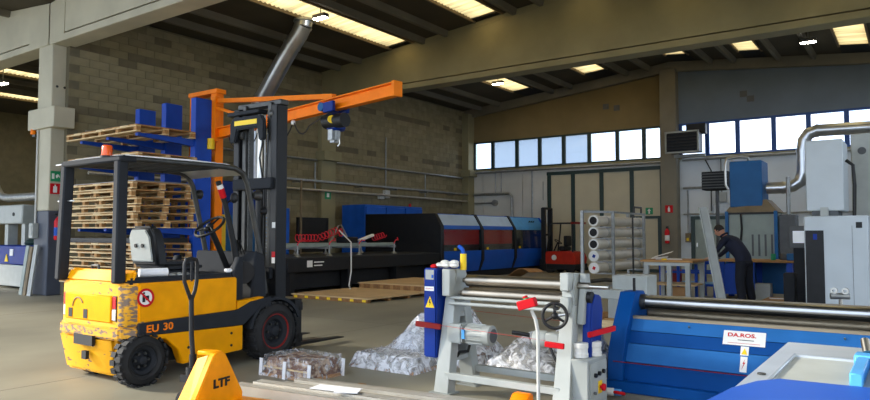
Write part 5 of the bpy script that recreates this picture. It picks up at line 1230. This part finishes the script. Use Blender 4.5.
# cardboard scrap in front of the laser cutter
m = MB(); vs_ = []
for i in range(9):
    u = i / 8; vs_ += [(-11.35 + u * 1.0, 19.9, .02 + .32 * math.sin(u * 2.2) ** 2), (-11.15 + u * 1.0, 20.6, .02 + .30 * math.sin(u * 2.2) ** 2), (-11.15 + u * 1.0, 20.6, .005 + .30 * math.sin(u * 2.2) ** 2), (-11.35 + u * 1.0, 19.9, .005 + .32 * math.sin(u * 2.2) ** 2)]
m.add(vs_, [f for i in range(8) for f in ((4*i, 4*i+4, 4*i+5, 4*i+1), (4*i+3, 4*i+2, 4*i+6, 4*i+7), (4*i, 4*i+3, 4*i+7, 4*i+4), (4*i+1, 4*i+5, 4*i+6, 4*i+2))] + [(0,1,2,3), (35,34,33,32)])
single(m, 'cardboard_sheet', 'cardboard', 'bent brown cardboard sheet on the floor before the laser cutter', 'cardboard')

# ================================================================ MEMBRANE TUBE RACK
TR = T('tube_rack', 'white metal rack holding five long pale pressure tubes', 'rack', (-6.7, 18, 0))
for x, y in ((-6.93, 16.25), (-6.46, 17.15), (-6.93, 19.6), (-6.46, 19.6)): MB().box(x - .035, x + .035, y - .035, y + .035, 0, 2.06).build('post', 'galv', TR)
m = MB(); m.bar((-6.93, 16.25, 2.03), (-6.46, 17.15, 2.03), .06, .06); m.build('top_rail', 'galv', TR)
m = MB(); m.bar((-6.46, 17.15, 2.03), (-6.46, 19.6, 2.03), .05, .05); m.build('top_rail', 'galv', TR)
m = MB(); m.bar((-6.93, 16.25, .12), (-6.46, 17.15, .12), .06, .06); m.build('bottom_rail', 'galv', TR)
m = MB(); m.bar((-6.93, 19.6, .12), (-6.46, 19.6, .12), .06, .06); m.build('bottom_rail', 'galv', TR)
for k in range(5):
    z = 1.80 - k * .30
    m = MB(); m.lathe([(0, .145), (.16, .145), (.165, .13), (3.4, .13), (3.42, .145), (3.58, .145)], (-6.70, 16.42, z), (0, 1, 0), 24); tb = m.build('pressure_tube', 'tube_beige', TR)
    m = MB(); m.ring((-6.70, 16.405, z), (-6.70, 16.425, z), .135, .10, 24); m.build('end_ring', 'sign_white', tb)
    m = MB(); m.cyl((-6.70, 16.41, z), (-6.70, 16.418, z), .105, n=20); m.build('end_cap', 'black_matte' if k < 3 else 'sign_white', tb)
    if k >= 3: m = MB(); m.obox((-6.69, 16.40, z), (.07, .01, .08), (0, .4, 0)); m.build('end_mark', 'red_paint' if k == 4 else 'blue_deep', tb)
    for y in (17.15, 19.6):
        MB().box(-6.93, -6.46, y - .025, y + .025, z - .19, z - .145).build('cross_support', 'galv', TR)
        m = MB(); m.ring((-6.70, y - .02, z), (-6.70, y + .02, z), .142, .131, 20); m.build('strap', 'steel', TR)
for y in (18.6,): MB().box(-6.46, -6.42, y - .02, y + .02, .35, 2.0).build('pipe_riser', 'steel_dark', TR)
m = MB(); m.tube([(-6.5, 18.9, 2.03), (-6.5, 18.9, 2.22), (-6.5, 19.5, 2.22), (-6.5, 19.5, 2.03)], .03, 8); m.build('pipe_loop', 'steel_dark', TR)
m = MB(); m.tube([(-6.86, 16.5, .25), (-6.5, 16.7, .30), (-6.2, 16.8, .26), (-6.0, 17.0, .3)], .05, 8); m.build('drain_pipe', 'steel_dark', TR)

# white steel parts on a pallet
t = T('white_machine_part', 'white boxy steel part on a pallet left of the workbench', 'machine part', (-3.8, 10.8, .14))
MB().box(-4.02, -3.46, 10.6, 11.1, .142, .80).build('upright_block', 'machine_white', t, bev=.01)
MB().box(-4.25, -3.80, 10.34, 10.58, .44, .58).build('ledge', 'machine_white', t, bev=.008)
MB().box(-4.0, -3.85, 10.36, 10.56, .142, .44).build('ledge_support', 'machine_grey', t)
MB().box(-4.62, -4.25, 10.42, 10.50, .52, .56).build('steel_arm', 'galv', t)
p = T('wooden_pallet', 'small wooden pallet under the white steel part', 'pallet', (-4.05, 10.8, 0))
for i in range(6): MB().box(-4.75 + i * .24, -4.55 + i * .24, 10.25, 11.2, .115, .14).build('deck_board', 'wood', p)
for y in (10.25, 10.68, 11.1): MB().box(-4.75, -3.35, y, y + .1, .0, .115).build('stringer', 'wood_pale', p)

# ================================================================ WORKBENCHES AND PERSON
WBn = T('workbench', 'steel-legged workbench with wooden top in front of the blue shelves', 'workbench', (-4.35, 15.0, 0))
MB().box(-4.90, -3.80, 14.58, 15.9, .86, .905).build('worktop', 'wood', WBn, bev=.006)
for x in (-4.78, -4.30, -3.92):
    for y in (14.66, 15.8):
        if x == -4.30 and y > 15: continue
        MB().box(x - .045, x + .045, y - .045, y + .045, 0, .80).build('leg', 'machine_grey', WBn)
MB().box(-4.83, -3.87, 14.62, 14.70, .79, .86).build('apron', 'machine_white', WBn); MB().box(-4.83, -3.87, 15.76, 15.84, .79, .86).build('apron', 'machine_white', WBn)
MB().box(-4.85, -3.9, 15.1, 15.9, .34, .37).build('lower_shelf', 'plywood', WBn)
BSh = T('blue_shelf', 'blue tubular shelf frame under and behind the workbench', 'shelf', (-4.4, 16.6, 0))
for x in (-4.95, -4.55, -4.15, -3.75):
    for y in (16.2, 17.0): MB().box(x - .03, x + .03, y - .03, y + .03, 0, .82).build('post', 'blue_rack', BSh)
for z in (.30, .58, .80):
    for y in (16.2, 17.0): MB().box(-4.98, -3.72, y - .025, y + .025, z - .025, z + .025).build('rail', 'blue_rack', BSh)
MB().box(-4.98, -3.72, 16.2, 17.0, .31, .33).build('shelf_plate', 'blue_sky', BSh)
single(MB().box(-4.80, -4.58, 16.3, 16.6, .335, .62), 'red_crate', 'red_dark', 'dark red crate on the blue shelf under the bench', 'crate', bev=.01)
single(MB().obox((-4.35, 15.3, .15), (.34, .24, .30), (0, 0, .4)), 'cardboard_box', 'cardboard', 'brown cardboard box on the floor under the workbench', 'box', bev=.008)
m = MB(); m.obox((-4.50, 15.3, .908), (.55, .75, .004), (0, 0, .3)); single(m, 'drawing_sheet', 'paper', 'large white drawing lying flat on the workbench', 'paper')
m = MB(); m.obox((-4.62, 15.05, .945), (.34, .30, .003), (.06, -.10, .2)); m.obox((-4.60, 15.25, 1.01), (.42, .26, .003), (.1, -.30, .1)); single(m, 'paper_sheets', 'paper', 'curled white papers standing up at the left of the workbench', 'paper', base=(-4.62, 15.1, .908))
m = MB(); m.cyl((-4.42, 14.70, .906), (-4.42, 14.70, .935), .055, n=16); o = single(m, 'tape_measure', 'safety_yellow', 'round yellow tape measure at the front of the workbench', 'tape measure')
B2 = T('blue_workbench', 'blue-legged bench with wooden top right of the worker', 'workbench', (-3.1, 16.2, 0))
MB().box(-3.75, -2.05, 16.25, 17.4, .84, .88).build('worktop', 'wood', B2, bev=.006)
for x in (-3.62, -3.0, -2.25):
    MB().box(x - .06, x + .06, 16.3, 16.42, 0, .84).build('leg', 'blue_rack', B2); MB().box(x - .06, x + .06, 17.2, 17.32, 0, .84).build('leg', 'blue_rack', B2)
MB().box(-3.6, -3.05, 16.32, 16.36, .12, .80).build('side_panel', 'blue_rack', B2)
MB().box(-3.6, -2.2, 17.22, 17.26, .10, .80).build('rear_panel', 'blue_dust', B2)
single(MB().obox((-2.72, 16.05, .20), (.30, .28, .40)), 'grey_bin', 'machine_grey', 'grey box with open top on the floor right of the worker', 'box', bev=.01)
m = MB(); m.box(-2.60, -2.14, 15.0, 15.9, .10, .13); t = T('small_pallet', 'low pallet with papers on the floor near the grey machine', 'pallet', (-2.3, 15.6, 0)); m.build('deck', 'wood', t)
for x in (-2.55, -2.37, -2.19): MB().box(x - .04, x + .04, 15.0, 15.9, 0, .10).build('stringer', 'wood_dark', t)
single(MB().obox((-2.35, 15.55, .135), (.35, .25, .006), (0, 0, .3)), 'paper_stack', 'paper', 'white papers on the low pallet', 'paper')
m = MB(); m.cyl((-2.62, 16.7, .881), (-2.62, 16.7, 1.02), .05, n=12); single(m, 'green_bottle', 'safety_green', 'small green bottle on the blue-legged bench', 'bottle')
for k, (x, y, c) in enumerate(((-2.25, 16.6, 'blue_dust'), (-2.42, 16.9, 'grey_dark'), (-2.18, 17.0, 'blue_deep'))):
    m = MB(); m.obox((x, y, .96), (.16, .2, .155), (0, 0, k * .5)); single(m, 'tool_box', c, ('blue', 'grey', 'dark blue')[k] + ' tool box on the blue-legged bench', 'tool box', bev=.015)
# leaning steel beam
t = T('leaning_channel', 'grey steel channel leaning upright against the workbench', 'steel channel', (-3.45, 14.3, 0))
a0, a1 = Vector((-3.14, 14.24, 0)), Vector((-3.55, 14.52, 2.0))
m = MB(); m.bar(a0, a1, .16, .02, (0, 1, 0)); m.build('web', 'machine_grey', t)
for s_ in (-1, 1): m = MB(); m.bar(a0 + Vector((s_ * .08, -.03, 0)), a1 + Vector((s_ * .08, -.03, 0)), .012, .07, (0, 1, 0)); m.build('flange', 'machine_white', t)

# ================================================================ DUST EXTRACTOR WITH BLUE HOOD
DE = T('dust_extractor', 'grey dust extraction unit with big blue hood box on top', 'extractor', (-3.5, 19.4, 0))
MB().box(-3.98, -3.20, 19.0, 19.9, 2.16, 3.36).build('blue_hood', 'blue_dust', DE, bev=.02)
m = MB(); m.add([(-4.1, 18.95, 2.02), (-2.85, 18.95, 2.02), (-2.85, 20.0, 2.02), (-4.1, 20.0, 2.02), (-3.98, 19.05, 2.2), (-3.12, 19.05, 2.35), (-3.12, 19.9, 2.35), (-3.98, 19.9, 2.2)], [(3,2,1,0),(4,5,6,7),(0,1,5,4),(1,2,6,5),(2,3,7,6),(3,0,4,7)]); m.build('skirt', 'tan_dirty', DE)
MB().box(-4.02, -2.90, 19.0, 19.95, .1, 2.02).build('cabinet', 'grey_green', DE, bev=.012)
for x in (-4.06, -2.90): MB().box(x - .04, x + .04, 18.95, 19.05, 0, 2.05).build('frame_post', 'blue_dust', DE)
MB().box(-4.1, -2.86, 18.96, 19.02, 1.97, 2.04).build('frame_rail', 'black_paint', DE)
for x in (-3.45, -3.30, -3.15, -3.0): MB().box(x - .022, x + .022, 18.985, 19.0, .9, 1.45).build('vent_slot', 'grey_dark', DE)
m = MB(); m.tube([(-3.72, 18.97, 2.0), (-3.70, 18.96, 1.6), (-3.74, 18.96, 1.2), (-3.72, 18.96, .9)], .025, 8); m.build('cable', 'cable_black', DE)
m = MB(); m.tube([(-3.55, 19.2, 3.36), (-3.55, 19.15, 3.46), (-3.75, 19.05, 3.48), (-4.02, 18.95, 3.44), (-4.06, 18.92, 3.30), (-4.06, 18.92, 2.75), (-4.0, 18.95, 2.62)], .035, 10); m.build('bent_pipe', 'steel', DE)
MB().box(-2.85, -2.45, 19.0, 19.5, .9, 1.95).build('side_tank', 'grey_dark', DE, bev=.03)
m = MB(); m.cyl((-2.62, 19.1, 1.95), (-2.62, 19.1, 2.9), .05, n=10); m.build('riser_pipe', 'galv', DE)
MB().box(-2.85, -2.45, 19.0, 19.5, 0, .9).build('tank_stand', 'charcoal', DE)
DP = T('steel_duct', 'polished steel duct bending from the blue hood up over the grey machine', 'duct', (-1.8, 19.4, 2.6))
YD = 19.4
sc_ = YD / 16.0
def dp(x, z): return (x * sc_, YD, 1.45 + (z - 1.45) * sc_)
pp = [dp(-2.60, 2.44), dp(-2.30, 2.44), dp(-2.10, 2.47), dp(-1.96, 2.56), dp(-1.90, 2.74), dp(-1.895, 3.20), dp(-1.87, 3.42), dp(-1.78, 3.55), dp(-1.62, 3.60), dp(-.5, 3.58), dp(.6, 3.56)]
for a, b in ((0, 2), (1, 5), (4, 6), (5, 9), (8, 11)): MB().tube(pp[a:b], .125 * sc_, 18).build('duct_section', 'duct_metal', DP)
for i in (1, 4, 5, 8): 
    p = Vector(pp[i]); q = (Vector(pp[i + 1]) - Vector(pp[i - 1])).normalized(); MB().cyl(p - q * .03, p + q * .03, .135 * sc_, n=18).build('joint_ring', 'duct_metal', DP)

# ================================================================ GREY CNC MACHINE
CN = T('cnc_machine', 'tall grey machine cabinet with black window at the right frame edge', 'machine', (-1.0, 14.2, 0))
MB().box(-1.62, -.66, 13.5, 15.2, .08, 1.77).build('lower_cabinet', 'cnc_grey', CN, bev=.015)
MB().box(-1.60, -1.32, 13.488, 13.502, .25, 1.52).build('black_window', 'black_paint', CN)
MB().box(-1.48, -1.42, 13.48, 13.489, 1.36, 1.46).build('window_light', 'blue_deep', CN)
MB().box(-.84, -.75, 13.49, 13.502, 1.56, 1.66).build('switch_plate', 'black_paint', CN)
MB().box(-.90, -.895, 13.495, 13.502, .2, 1.6).build('door_gap', 'grey_dark', CN)
MB().box(-1.58, -1.0, 13.55, 14.5, 1.86, 3.10).build('upper_cabinet', 'cnc_grey', CN, bev=.015)
MB().box(-1.5, -1.1, 13.6, 14.4, 1.77, 1.86).build('neck', 'grey_dark', CN)
MB().box(-1.36, -1.24, 13.5, 13.6, 1.77, 1.92).build('bracket', 'machine_white', CN)
MB().box(-.98, .6, 15.0, 16.4, .08, 3.35).build('rear_housing', 'machine_white', CN, bev=.015)
m = MB(); m.tube([(-.98, 13.9, 2.75), (-.88, 13.86, 2.66), (-.86, 13.86, 2.3), (-.88, 13.88, 1.77)], .03, 8); m.build('cable', 'cable_black', CN)
MB().box(-1.55, .5, 13.6, 16.3, 0, .08).build('plinth', 'black_matte', CN)
m = MB(); m.cyl((-.80, 14.985, 3.02), (-.80, 15.0, 3.02), .07, n=14); m.build('round_vent', 'grey_dark', CN)
t = T('control_terminal', 'grey screen terminal on a dark stand beside the grey machine', 'terminal', (-2.0, 15.2, 0))
MB().box(-2.10, -1.70, 15.25, 15.32, 1.18, 1.62).build('housing', 'grey_dark', t, bev=.01)
MB().box(-2.03, -1.82, 15.24, 15.25, 1.28, 1.52).build('screen', 'screen_glow', t)
MB().box(-2.02, -1.72, 15.2, 15.5, .0, 1.18).build('stand', 'charcoal', t, bev=.01)
MB().box(-2.10, -1.90, 14.4, 14.7, .0, .72).build('side_box', 'charcoal', t, bev=.02)

# ================================================================ WALL FITTINGS
t = T('fan_heater', 'dark warm-air fan heater hung on the flat pillar in front of the windows', 'heater', (-6.8, 25.2, 4.4))
MB().box(-7.36, -6.27, 25.0, 25.7, 4.42, 5.14).build('housing', 'black_paint', t, bev=.02)
m = MB(); m.box(-7.40, -6.23, 24.98, 25.02, 5.12, 5.18); m.box(-7.40, -6.23, 24.98, 25.02, 4.38, 4.44); m.box(-7.42, -7.36, 24.98, 25.02, 4.38, 5.18); m.box(-6.28, -6.22, 24.98, 25.02, 4.38, 5.18); m.build('front_frame', 'machine_grey', t)
for k in range(6): MB().obox((-6.815, 24.99, 4.50 + k * .11), (1.06, .02, .05), (.5, 0, 0)).build('louvre', 'charcoal', t)
MB().box(-6.80, -6.12, 25.5, 25.8, 5.10, 5.48).build('fan_box', 'black_paint', t, bev=.02)
MB().box(-7.3, -6.2, 25.7, YB - .35, 4.30, 4.40).build('bracket', 'machine_grey', t)
def pipe(pts, r, label, name='conduit_pipe', mt='galv'): return single(MB().tube(pts, r, 8), name, mt, label, 'conduit')
pipe([(WX + .08, 8.6, 3.98), (WX + .08, 16.5, 3.98)], .035, 'upper grey conduit on the block wall before the corbelled pillar')
pipe([(WX + .08, 17.45, 3.98), (WX + .08, 25.6, 3.98)], .035, 'upper grey conduit on the block wall beyond the corbelled pillar')
pipe([(WX + .26, 8.6, 2.95), (WX + .26, 25.9, 2.93)], .04, 'lower pale pipe running the whole length of the block wall', mt='alu')
t = T('cable_tray', 'thin perforated cable tray along the block wall', 'cable tray', (WX + .25, 17, 3.2))
MB().box(WX + .22, WX + .40, 8.6, 25.6, 3.20, 3.21).build('tray_floor', 'galv', t); MB().box(WX + .39, WX + .40, 8.6, 25.6, 3.20, 3.27).build('tray_lip', 'galv', t)
for y in (9.5, 11.5, 13.5, 15.5, 18.5, 20.5, 22.5, 24.5): MB().box(WX, WX + .4, y - .02, y + .02, 3.15, 3.20).build('bracket', 'galv', t)
m = MB()
for k in range(3): m.tube([(WX + .26 + k * .04, 8.6 + i * .85, 3.225 + .012 * math.sin(i * 2 + k)) for i in range(21)], .014, 5)
o = m.build('cable_bundle', 'cable_black', t); o['kind'] = 'stuff'
for k, (y, z0, z1) in enumerate(((20.22, 2.98, 5.2), (22.8, 2.98, 3.95), (16.45, 2.95, 3.9))): pipe([(WX + .06, y, z0), (WX + .06, y, z1)], .022, ('tall vertical conduit above the white socket box', 'short vertical conduit in the far half of the block wall', 'vertical conduit beside the corbelled pillar')[k])
t = T('socket_box', 'white socket box on the lower pipe of the block wall', 'socket box', (WX + .2, 20.2, 2.8))
MB().box(WX, WX + .14, 20.10, 20.40, 2.85, 3.15).build('case', 'plastic_white', t, bev=.01); MB().box(WX, WX + .14, 19.80, 20.06, 2.80, 3.0).build('side_case', 'plastic_white', t, bev=.01)
pipe([(-16.3, YB - .1, 3.24), (-14.5, YB - .1, 3.24), (-14.38, YB - .1, 3.12), (-14.36, YB - .1, 1.2)], .06, 'thick grey pipe turning down on the end wall left of the folding door')
pipe([(-16.3, YB - .06, 2.85), (-15.3, YB - .06, 2.85)], .04, 'short grey pipe ending at a round box on the end wall')
single(MB().cyl((-15.25, YB - .12, 2.85), (-15.25, YB, 2.85), .14, n=14), 'junction_box', 'galv', 'round grey junction box on the end wall', 'junction box')
pipe([(-15.22, YB - .05, 4.22), (-15.22, YB - .05, 3.3)], .035, 'left vertical conduit below the corner window'); pipe([(-14.92, YB - .05, 4.2), (-14.92, YB - .05, 3.3)], .03, 'right vertical conduit below the corner window')
pipe([(-13.42, YB - .04, 4.2), (-13.42, YB - .04, 0.2)], .04, 'tall thin conduit just left of the folding door')
pipe([(-12.9, YB - .04, 3.7), (-12.9, YB - .04, 2.9)], .02, 'short cable drop beside the folding door')
pipe([(-16.2, YB - .16, 4.22), (-7.9, YB - .16, 4.20)], .05, 'long horizontal conduit under the green framed windows')
pipe([(-7.1, YB - .16, 4.24), (.5, YB - .16, 4.22)], .05, 'long horizontal conduit under the blue framed windows')
pipe([(-7.1, YB - .08, 3.18), (-2.0, YB - .08, 3.18)], .045, 'middle horizontal pipe on the end wall behind the blue hood')
pipe([(-7.1, YB - .08, 2.2), (-.5, YB - .08, 2.2)], .03, 'low horizontal pipe on the end wall behind the grey machine')
pipe([(-5.75, YB - .06, 4.2), (-5.75, YB - .06, 2.95)], .03, 'vertical conduit above the grey distribution box')
pipe([(-6.95, YB - .06, 3.1), (-6.95, YB - .06, 1.2)], .03, 'vertical conduit right of the flat pillar')
pipe([(-6.3, YB - .05, 4.2), (-6.1, YB - .05, 3.8), (-6.12, YB - .05, 2.3)], .02, 'black cable dropping from the windows', 'wall_cable', 'cable_black')
t = T('distribution_box', 'grey distribution box on the end wall right of the small door', 'electrical box', (-5.7, YB - .2, 2.2))
MB().box(-5.92, -5.58, YB - .14, YB, 2.62, 2.98).build('case', 'machine_grey', t, bev=.01); MB().box(-6.05, -5.0, YB - .10, YB, 2.16, 2.55).build('trunking', 'galv', t, bev=.01)
t = T('yellow_switch', 'small grey and yellow switch on the wall beside the flat pillar', 'switch', (-6.95, YB - .1, 1.3))
MB().box(-7.05, -6.87, YB - .12, YB, 1.16, 1.5).build('case', 'tan_dirty', t, bev=.01); MB().box(-7.0, -6.92, YB - .125, YB - .12, 1.22, 1.32).build('yellow_mark', 'safety_yellow', t)
t = T('wall_speaker', 'dark ribbed box mounted left of the blue hood', 'ventilator', (-4.6, 20.6, 2.7))
MB().box(-5.0, -4.3, 20.3, 20.8, 2.72, 3.24).build('case', 'charcoal', t, bev=.01)
for k in range(6): MB().box(-5.0, -4.3, 20.28, 20.3, 2.76 + k * .08, 2.79 + k * .08).build('rib', 'grey_dark', t)
m = MB(); m.cyl((-4.65, 20.6, 0), (-4.65, 20.6, 2.72), .05, n=10); m.build('stand', 'grey_dark', t)

# ceiling lamps
for k, (x, y) in enumerate(((-12.75, 12.75), (-12.85, 22.3), (-2.5, 22.9), (-24.0, 9.7))):
    z = roof_z(x) - .32 if k < 3 else roof_z(x) - 1.45
    t = T('ceiling_lamp', ('lit ceiling lamp beside the steel exhaust duct', 'lit ceiling lamp under the skylight left of the middle', 'lit ceiling lamp above the grey machine at the right', 'lit ceiling lamp beyond the white pillar')[k], 'lamp', (x, y, z))
    MB().box(x - .22, x + .22, y - .10, y + .10, z + .02, z + .12).build('housing', 'grey_dark', t, bev=.01)
    MB().box(x - .20, x + .20, y - .08, y + .08, z, z + .02).build('lens', 'lamp_glow', t)
    m = MB()
    m.cyl((x, y, z + .12), (x, y, roof_z(x)), .015, n=6); m.build('hanger', 'galv', t)
# ================================================================ PERSON bending over the bench, facing left (-x)
PX, PY = -2.93, 15.2
PR = T('person', 'person in dark navy work clothes bending over the workbench', 'person', (PX, PY, 0), R(180 - 12), local=True)
def skin(name, verts, edges, radii, material, root, parent, sub=2, flat=None):
    me = bpy.data.meshes.new(name); me.from_pydata(verts, edges, []); o = bpy.data.objects.new(name, me); COL.objects.link(o)
    o.modifiers.new('skin', 'SKIN'); 
    for i, r in enumerate(radii): me.skin_vertices[0].data[i].radius = r if isinstance(r, tuple) else (r, r); me.skin_vertices[0].data[i].use_root = (i == root)
    sb = o.modifiers.new('sub', 'SUBSURF'); sb.levels = sub; sb.render_levels = sub
    dg = bpy.context.evaluated_depsgraph_get(); dg.update(); m2 = bpy.data.meshes.new_from_object(o.evaluated_get(dg))
    bpy.data.objects.remove(o); m2.materials.clear(); m2.materials.append(MATS[material]); m2.shade_smooth()
    q = bpy.data.objects.new(name, m2); COL.objects.link(q); q.parent = parent; return q
# own frame: +x is the way the person faces; y is to the left hand
V = [(0.00, 0, .92), (.06, 0, 1.05), (.20, 0, 1.22), (.34, 0, 1.36), (.41, 0, 1.43),          # 0 pelvis .. 4 neck base
     (.02, .10, .88), (.05, .12, .48), (.00, .12, .09),                                        # 5 hip L, 6 knee, 7 ankle
     (-.02, -.10, .88), (-.02, -.12, .48), (-.10, -.12, .09),                                  # 8..10 right leg
     (.31, .19, 1.36), (.45, .22, 1.14), (.62, .16, .98),                                      # 11 shoulder L, elbow, wrist
     (.31, -.19, 1.36), (.44, -.22, 1.14), (.60, -.12, .97)]                                   # 14 shoulder R, elbow, wrist
E_ = [(0, 1), (1, 2), (2, 3), (3, 4), (0, 5), (5, 6), (6, 7), (0, 8), (8, 9), (9, 10), (3, 11), (11, 12), (12, 13), (3, 14), (14, 15), (15, 16)]
rad = [(.18, .16), (.195, .17), (.215, .18), (.20, .155), .09, .105, .078, .055, .105, .078, .055, .075, .056, .042, .075, .056, .042]
body = skin('body', V, E_, rad, 'navy_cloth', 0, PR)
# trousers: a slightly larger shell over hips and legs
Vt = [(0.00, 0, .95), (.02, .10, .86), (.05, .12, .48), (.00, .12, .06), (-.02, -.10, .86), (-.02, -.12, .48), (-.10, -.12, .06)]
skin('trousers', Vt, [(0, 1), (1, 2), (2, 3), (0, 4), (4, 5), (5, 6)], [(.13, .115), .122, .10, .085, .122, .10, .085], 'trouser_cloth', 0, PR)
for x, y in ((.0, .12), (-.10, -.12)):
    m = MB(); m.obox((x + .06, y, .045), (.27, .10, .09)); m.build('shoe', 'black_paint', PR, bev=.03, seg=2)
m = MB(); m.tube([(.38, 0, 1.40), (.44, 0, 1.47), (.47, 0, 1.51)], [.06, .055, .055], 12); m.build('neck', 'skin', PR)
# head: bent forward and down
hm = MB(); hc_ = Vector((.515, 0, 1.535)); hm.sphere((0, 0, 0), 1, 20, 14)
tilt_ = Matrix.Rotation(R(32), 3, 'Y')
vv = []
for x, y, z in hm.v:
    w = 1.0 - .18 * max(0, -z) - .05 * max(0, z)
    px, py, pz = x * .098 * (1 + .05 * (z < 0)), y * .075 * w, z * .118
    if x > .55 and abs(y) < .22 and -.25 < z < .12: px += .020                                    # nose ridge
    if x > .5 and z < -.62: px += .012                                                            # chin
    if x > .6 and .12 < z < .35 and .2 < abs(y) < .6: px -= .008                                  # eye sockets
    vv.append(hc_ + tilt_ @ Vector((px, py, pz)))
hm.v = [tuple(v) for v in vv]; head = hm.build('head', 'skin', PR)
def hpnt(x, y, z): return hc_ + tilt_ @ Vector((x, y, z))
for s_ in (-1, 1):
    m = MB(); m.sphere(hpnt(-.005, s_ * .074, -.005), .022, 10, 8, (.7, .4, 1.2)); m.build('ear', 'skin', head)
    m = MB(); m.sphere(hpnt(.082, s_ * .030, .018), .011, 8, 6); m.build('eye', 'hair', head)
m = MB(); m.sphere(hpnt(.104, 0, -.015), .015, 8, 6, (1, .8, 1.3)); m.build('nose', 'skin', head)
m = MB(); m.obox(hpnt(.088, 0, -.060), (.012, .042, .010), (0, R(32), 0)); m.build('mouth', 'red_dark', head, bev=.003)
m = MB(); m.sphere((0, 0, 0), 1, 20, 12); vs2 = []
for x, y, z in m.v:
    if x > .35 and z < .45: x = min(x, .35)
    if z < -.35: z = -.35
    vs2.append(tuple(hpnt(x * .106 - .008, y * .083, z * .118 + .010)))
m.v = vs2; m.build('hair', 'hair', head)
# hands: palm, four fingers, thumb
for s_, w in ((1, Vector((.62, .16, .98))), (-1, Vector((.60, -.12, .97)))):
    pv = [(w.x, w.y, w.z), (w.x + .05, w.y - s_ * .01, w.z - .020), (w.x + .085, w.y - s_ * .015, w.z - .030)]
    pe = [(0, 1), (1, 2)]; prd = [.030, (.036, .02), (.036, .018)]
    hand = skin('hand', pv, pe, prd, 'skin', 0, PR, 2)
    for f, (dy, L) in enumerate(((-.030, .062), (-.010, .074), (.010, .070), (.029, .052))):
        b0 = Vector(pv[2]) + Vector((0, dy, 0)); m = MB()
        m.tube([b0 - Vector((.012, 0, 0)), b0 + Vector((L * .5, 0, -.004)), b0 + Vector((L * .85, 0, -.018)), b0 + Vector((L, 0, -.032))], [.009, .009, .008, .006], 8); m.build('finger', 'skin', hand)
    b0 = Vector(pv[1]) + Vector((-.015, -s_ * .030, 0)); m = MB(); m.tube([b0, b0 + Vector((.025, -s_ * .022, -.010)), b0 + Vector((.055, -s_ * .028, -.022))], [.011, .010, .007], 8); m.build('thumb', 'skin', hand)
m = MB(); m.torus((.41, 0, 1.44), (.55, 0, .83), .075, .020, 18, 6); m.build('collar', 'navy_cloth', PR)
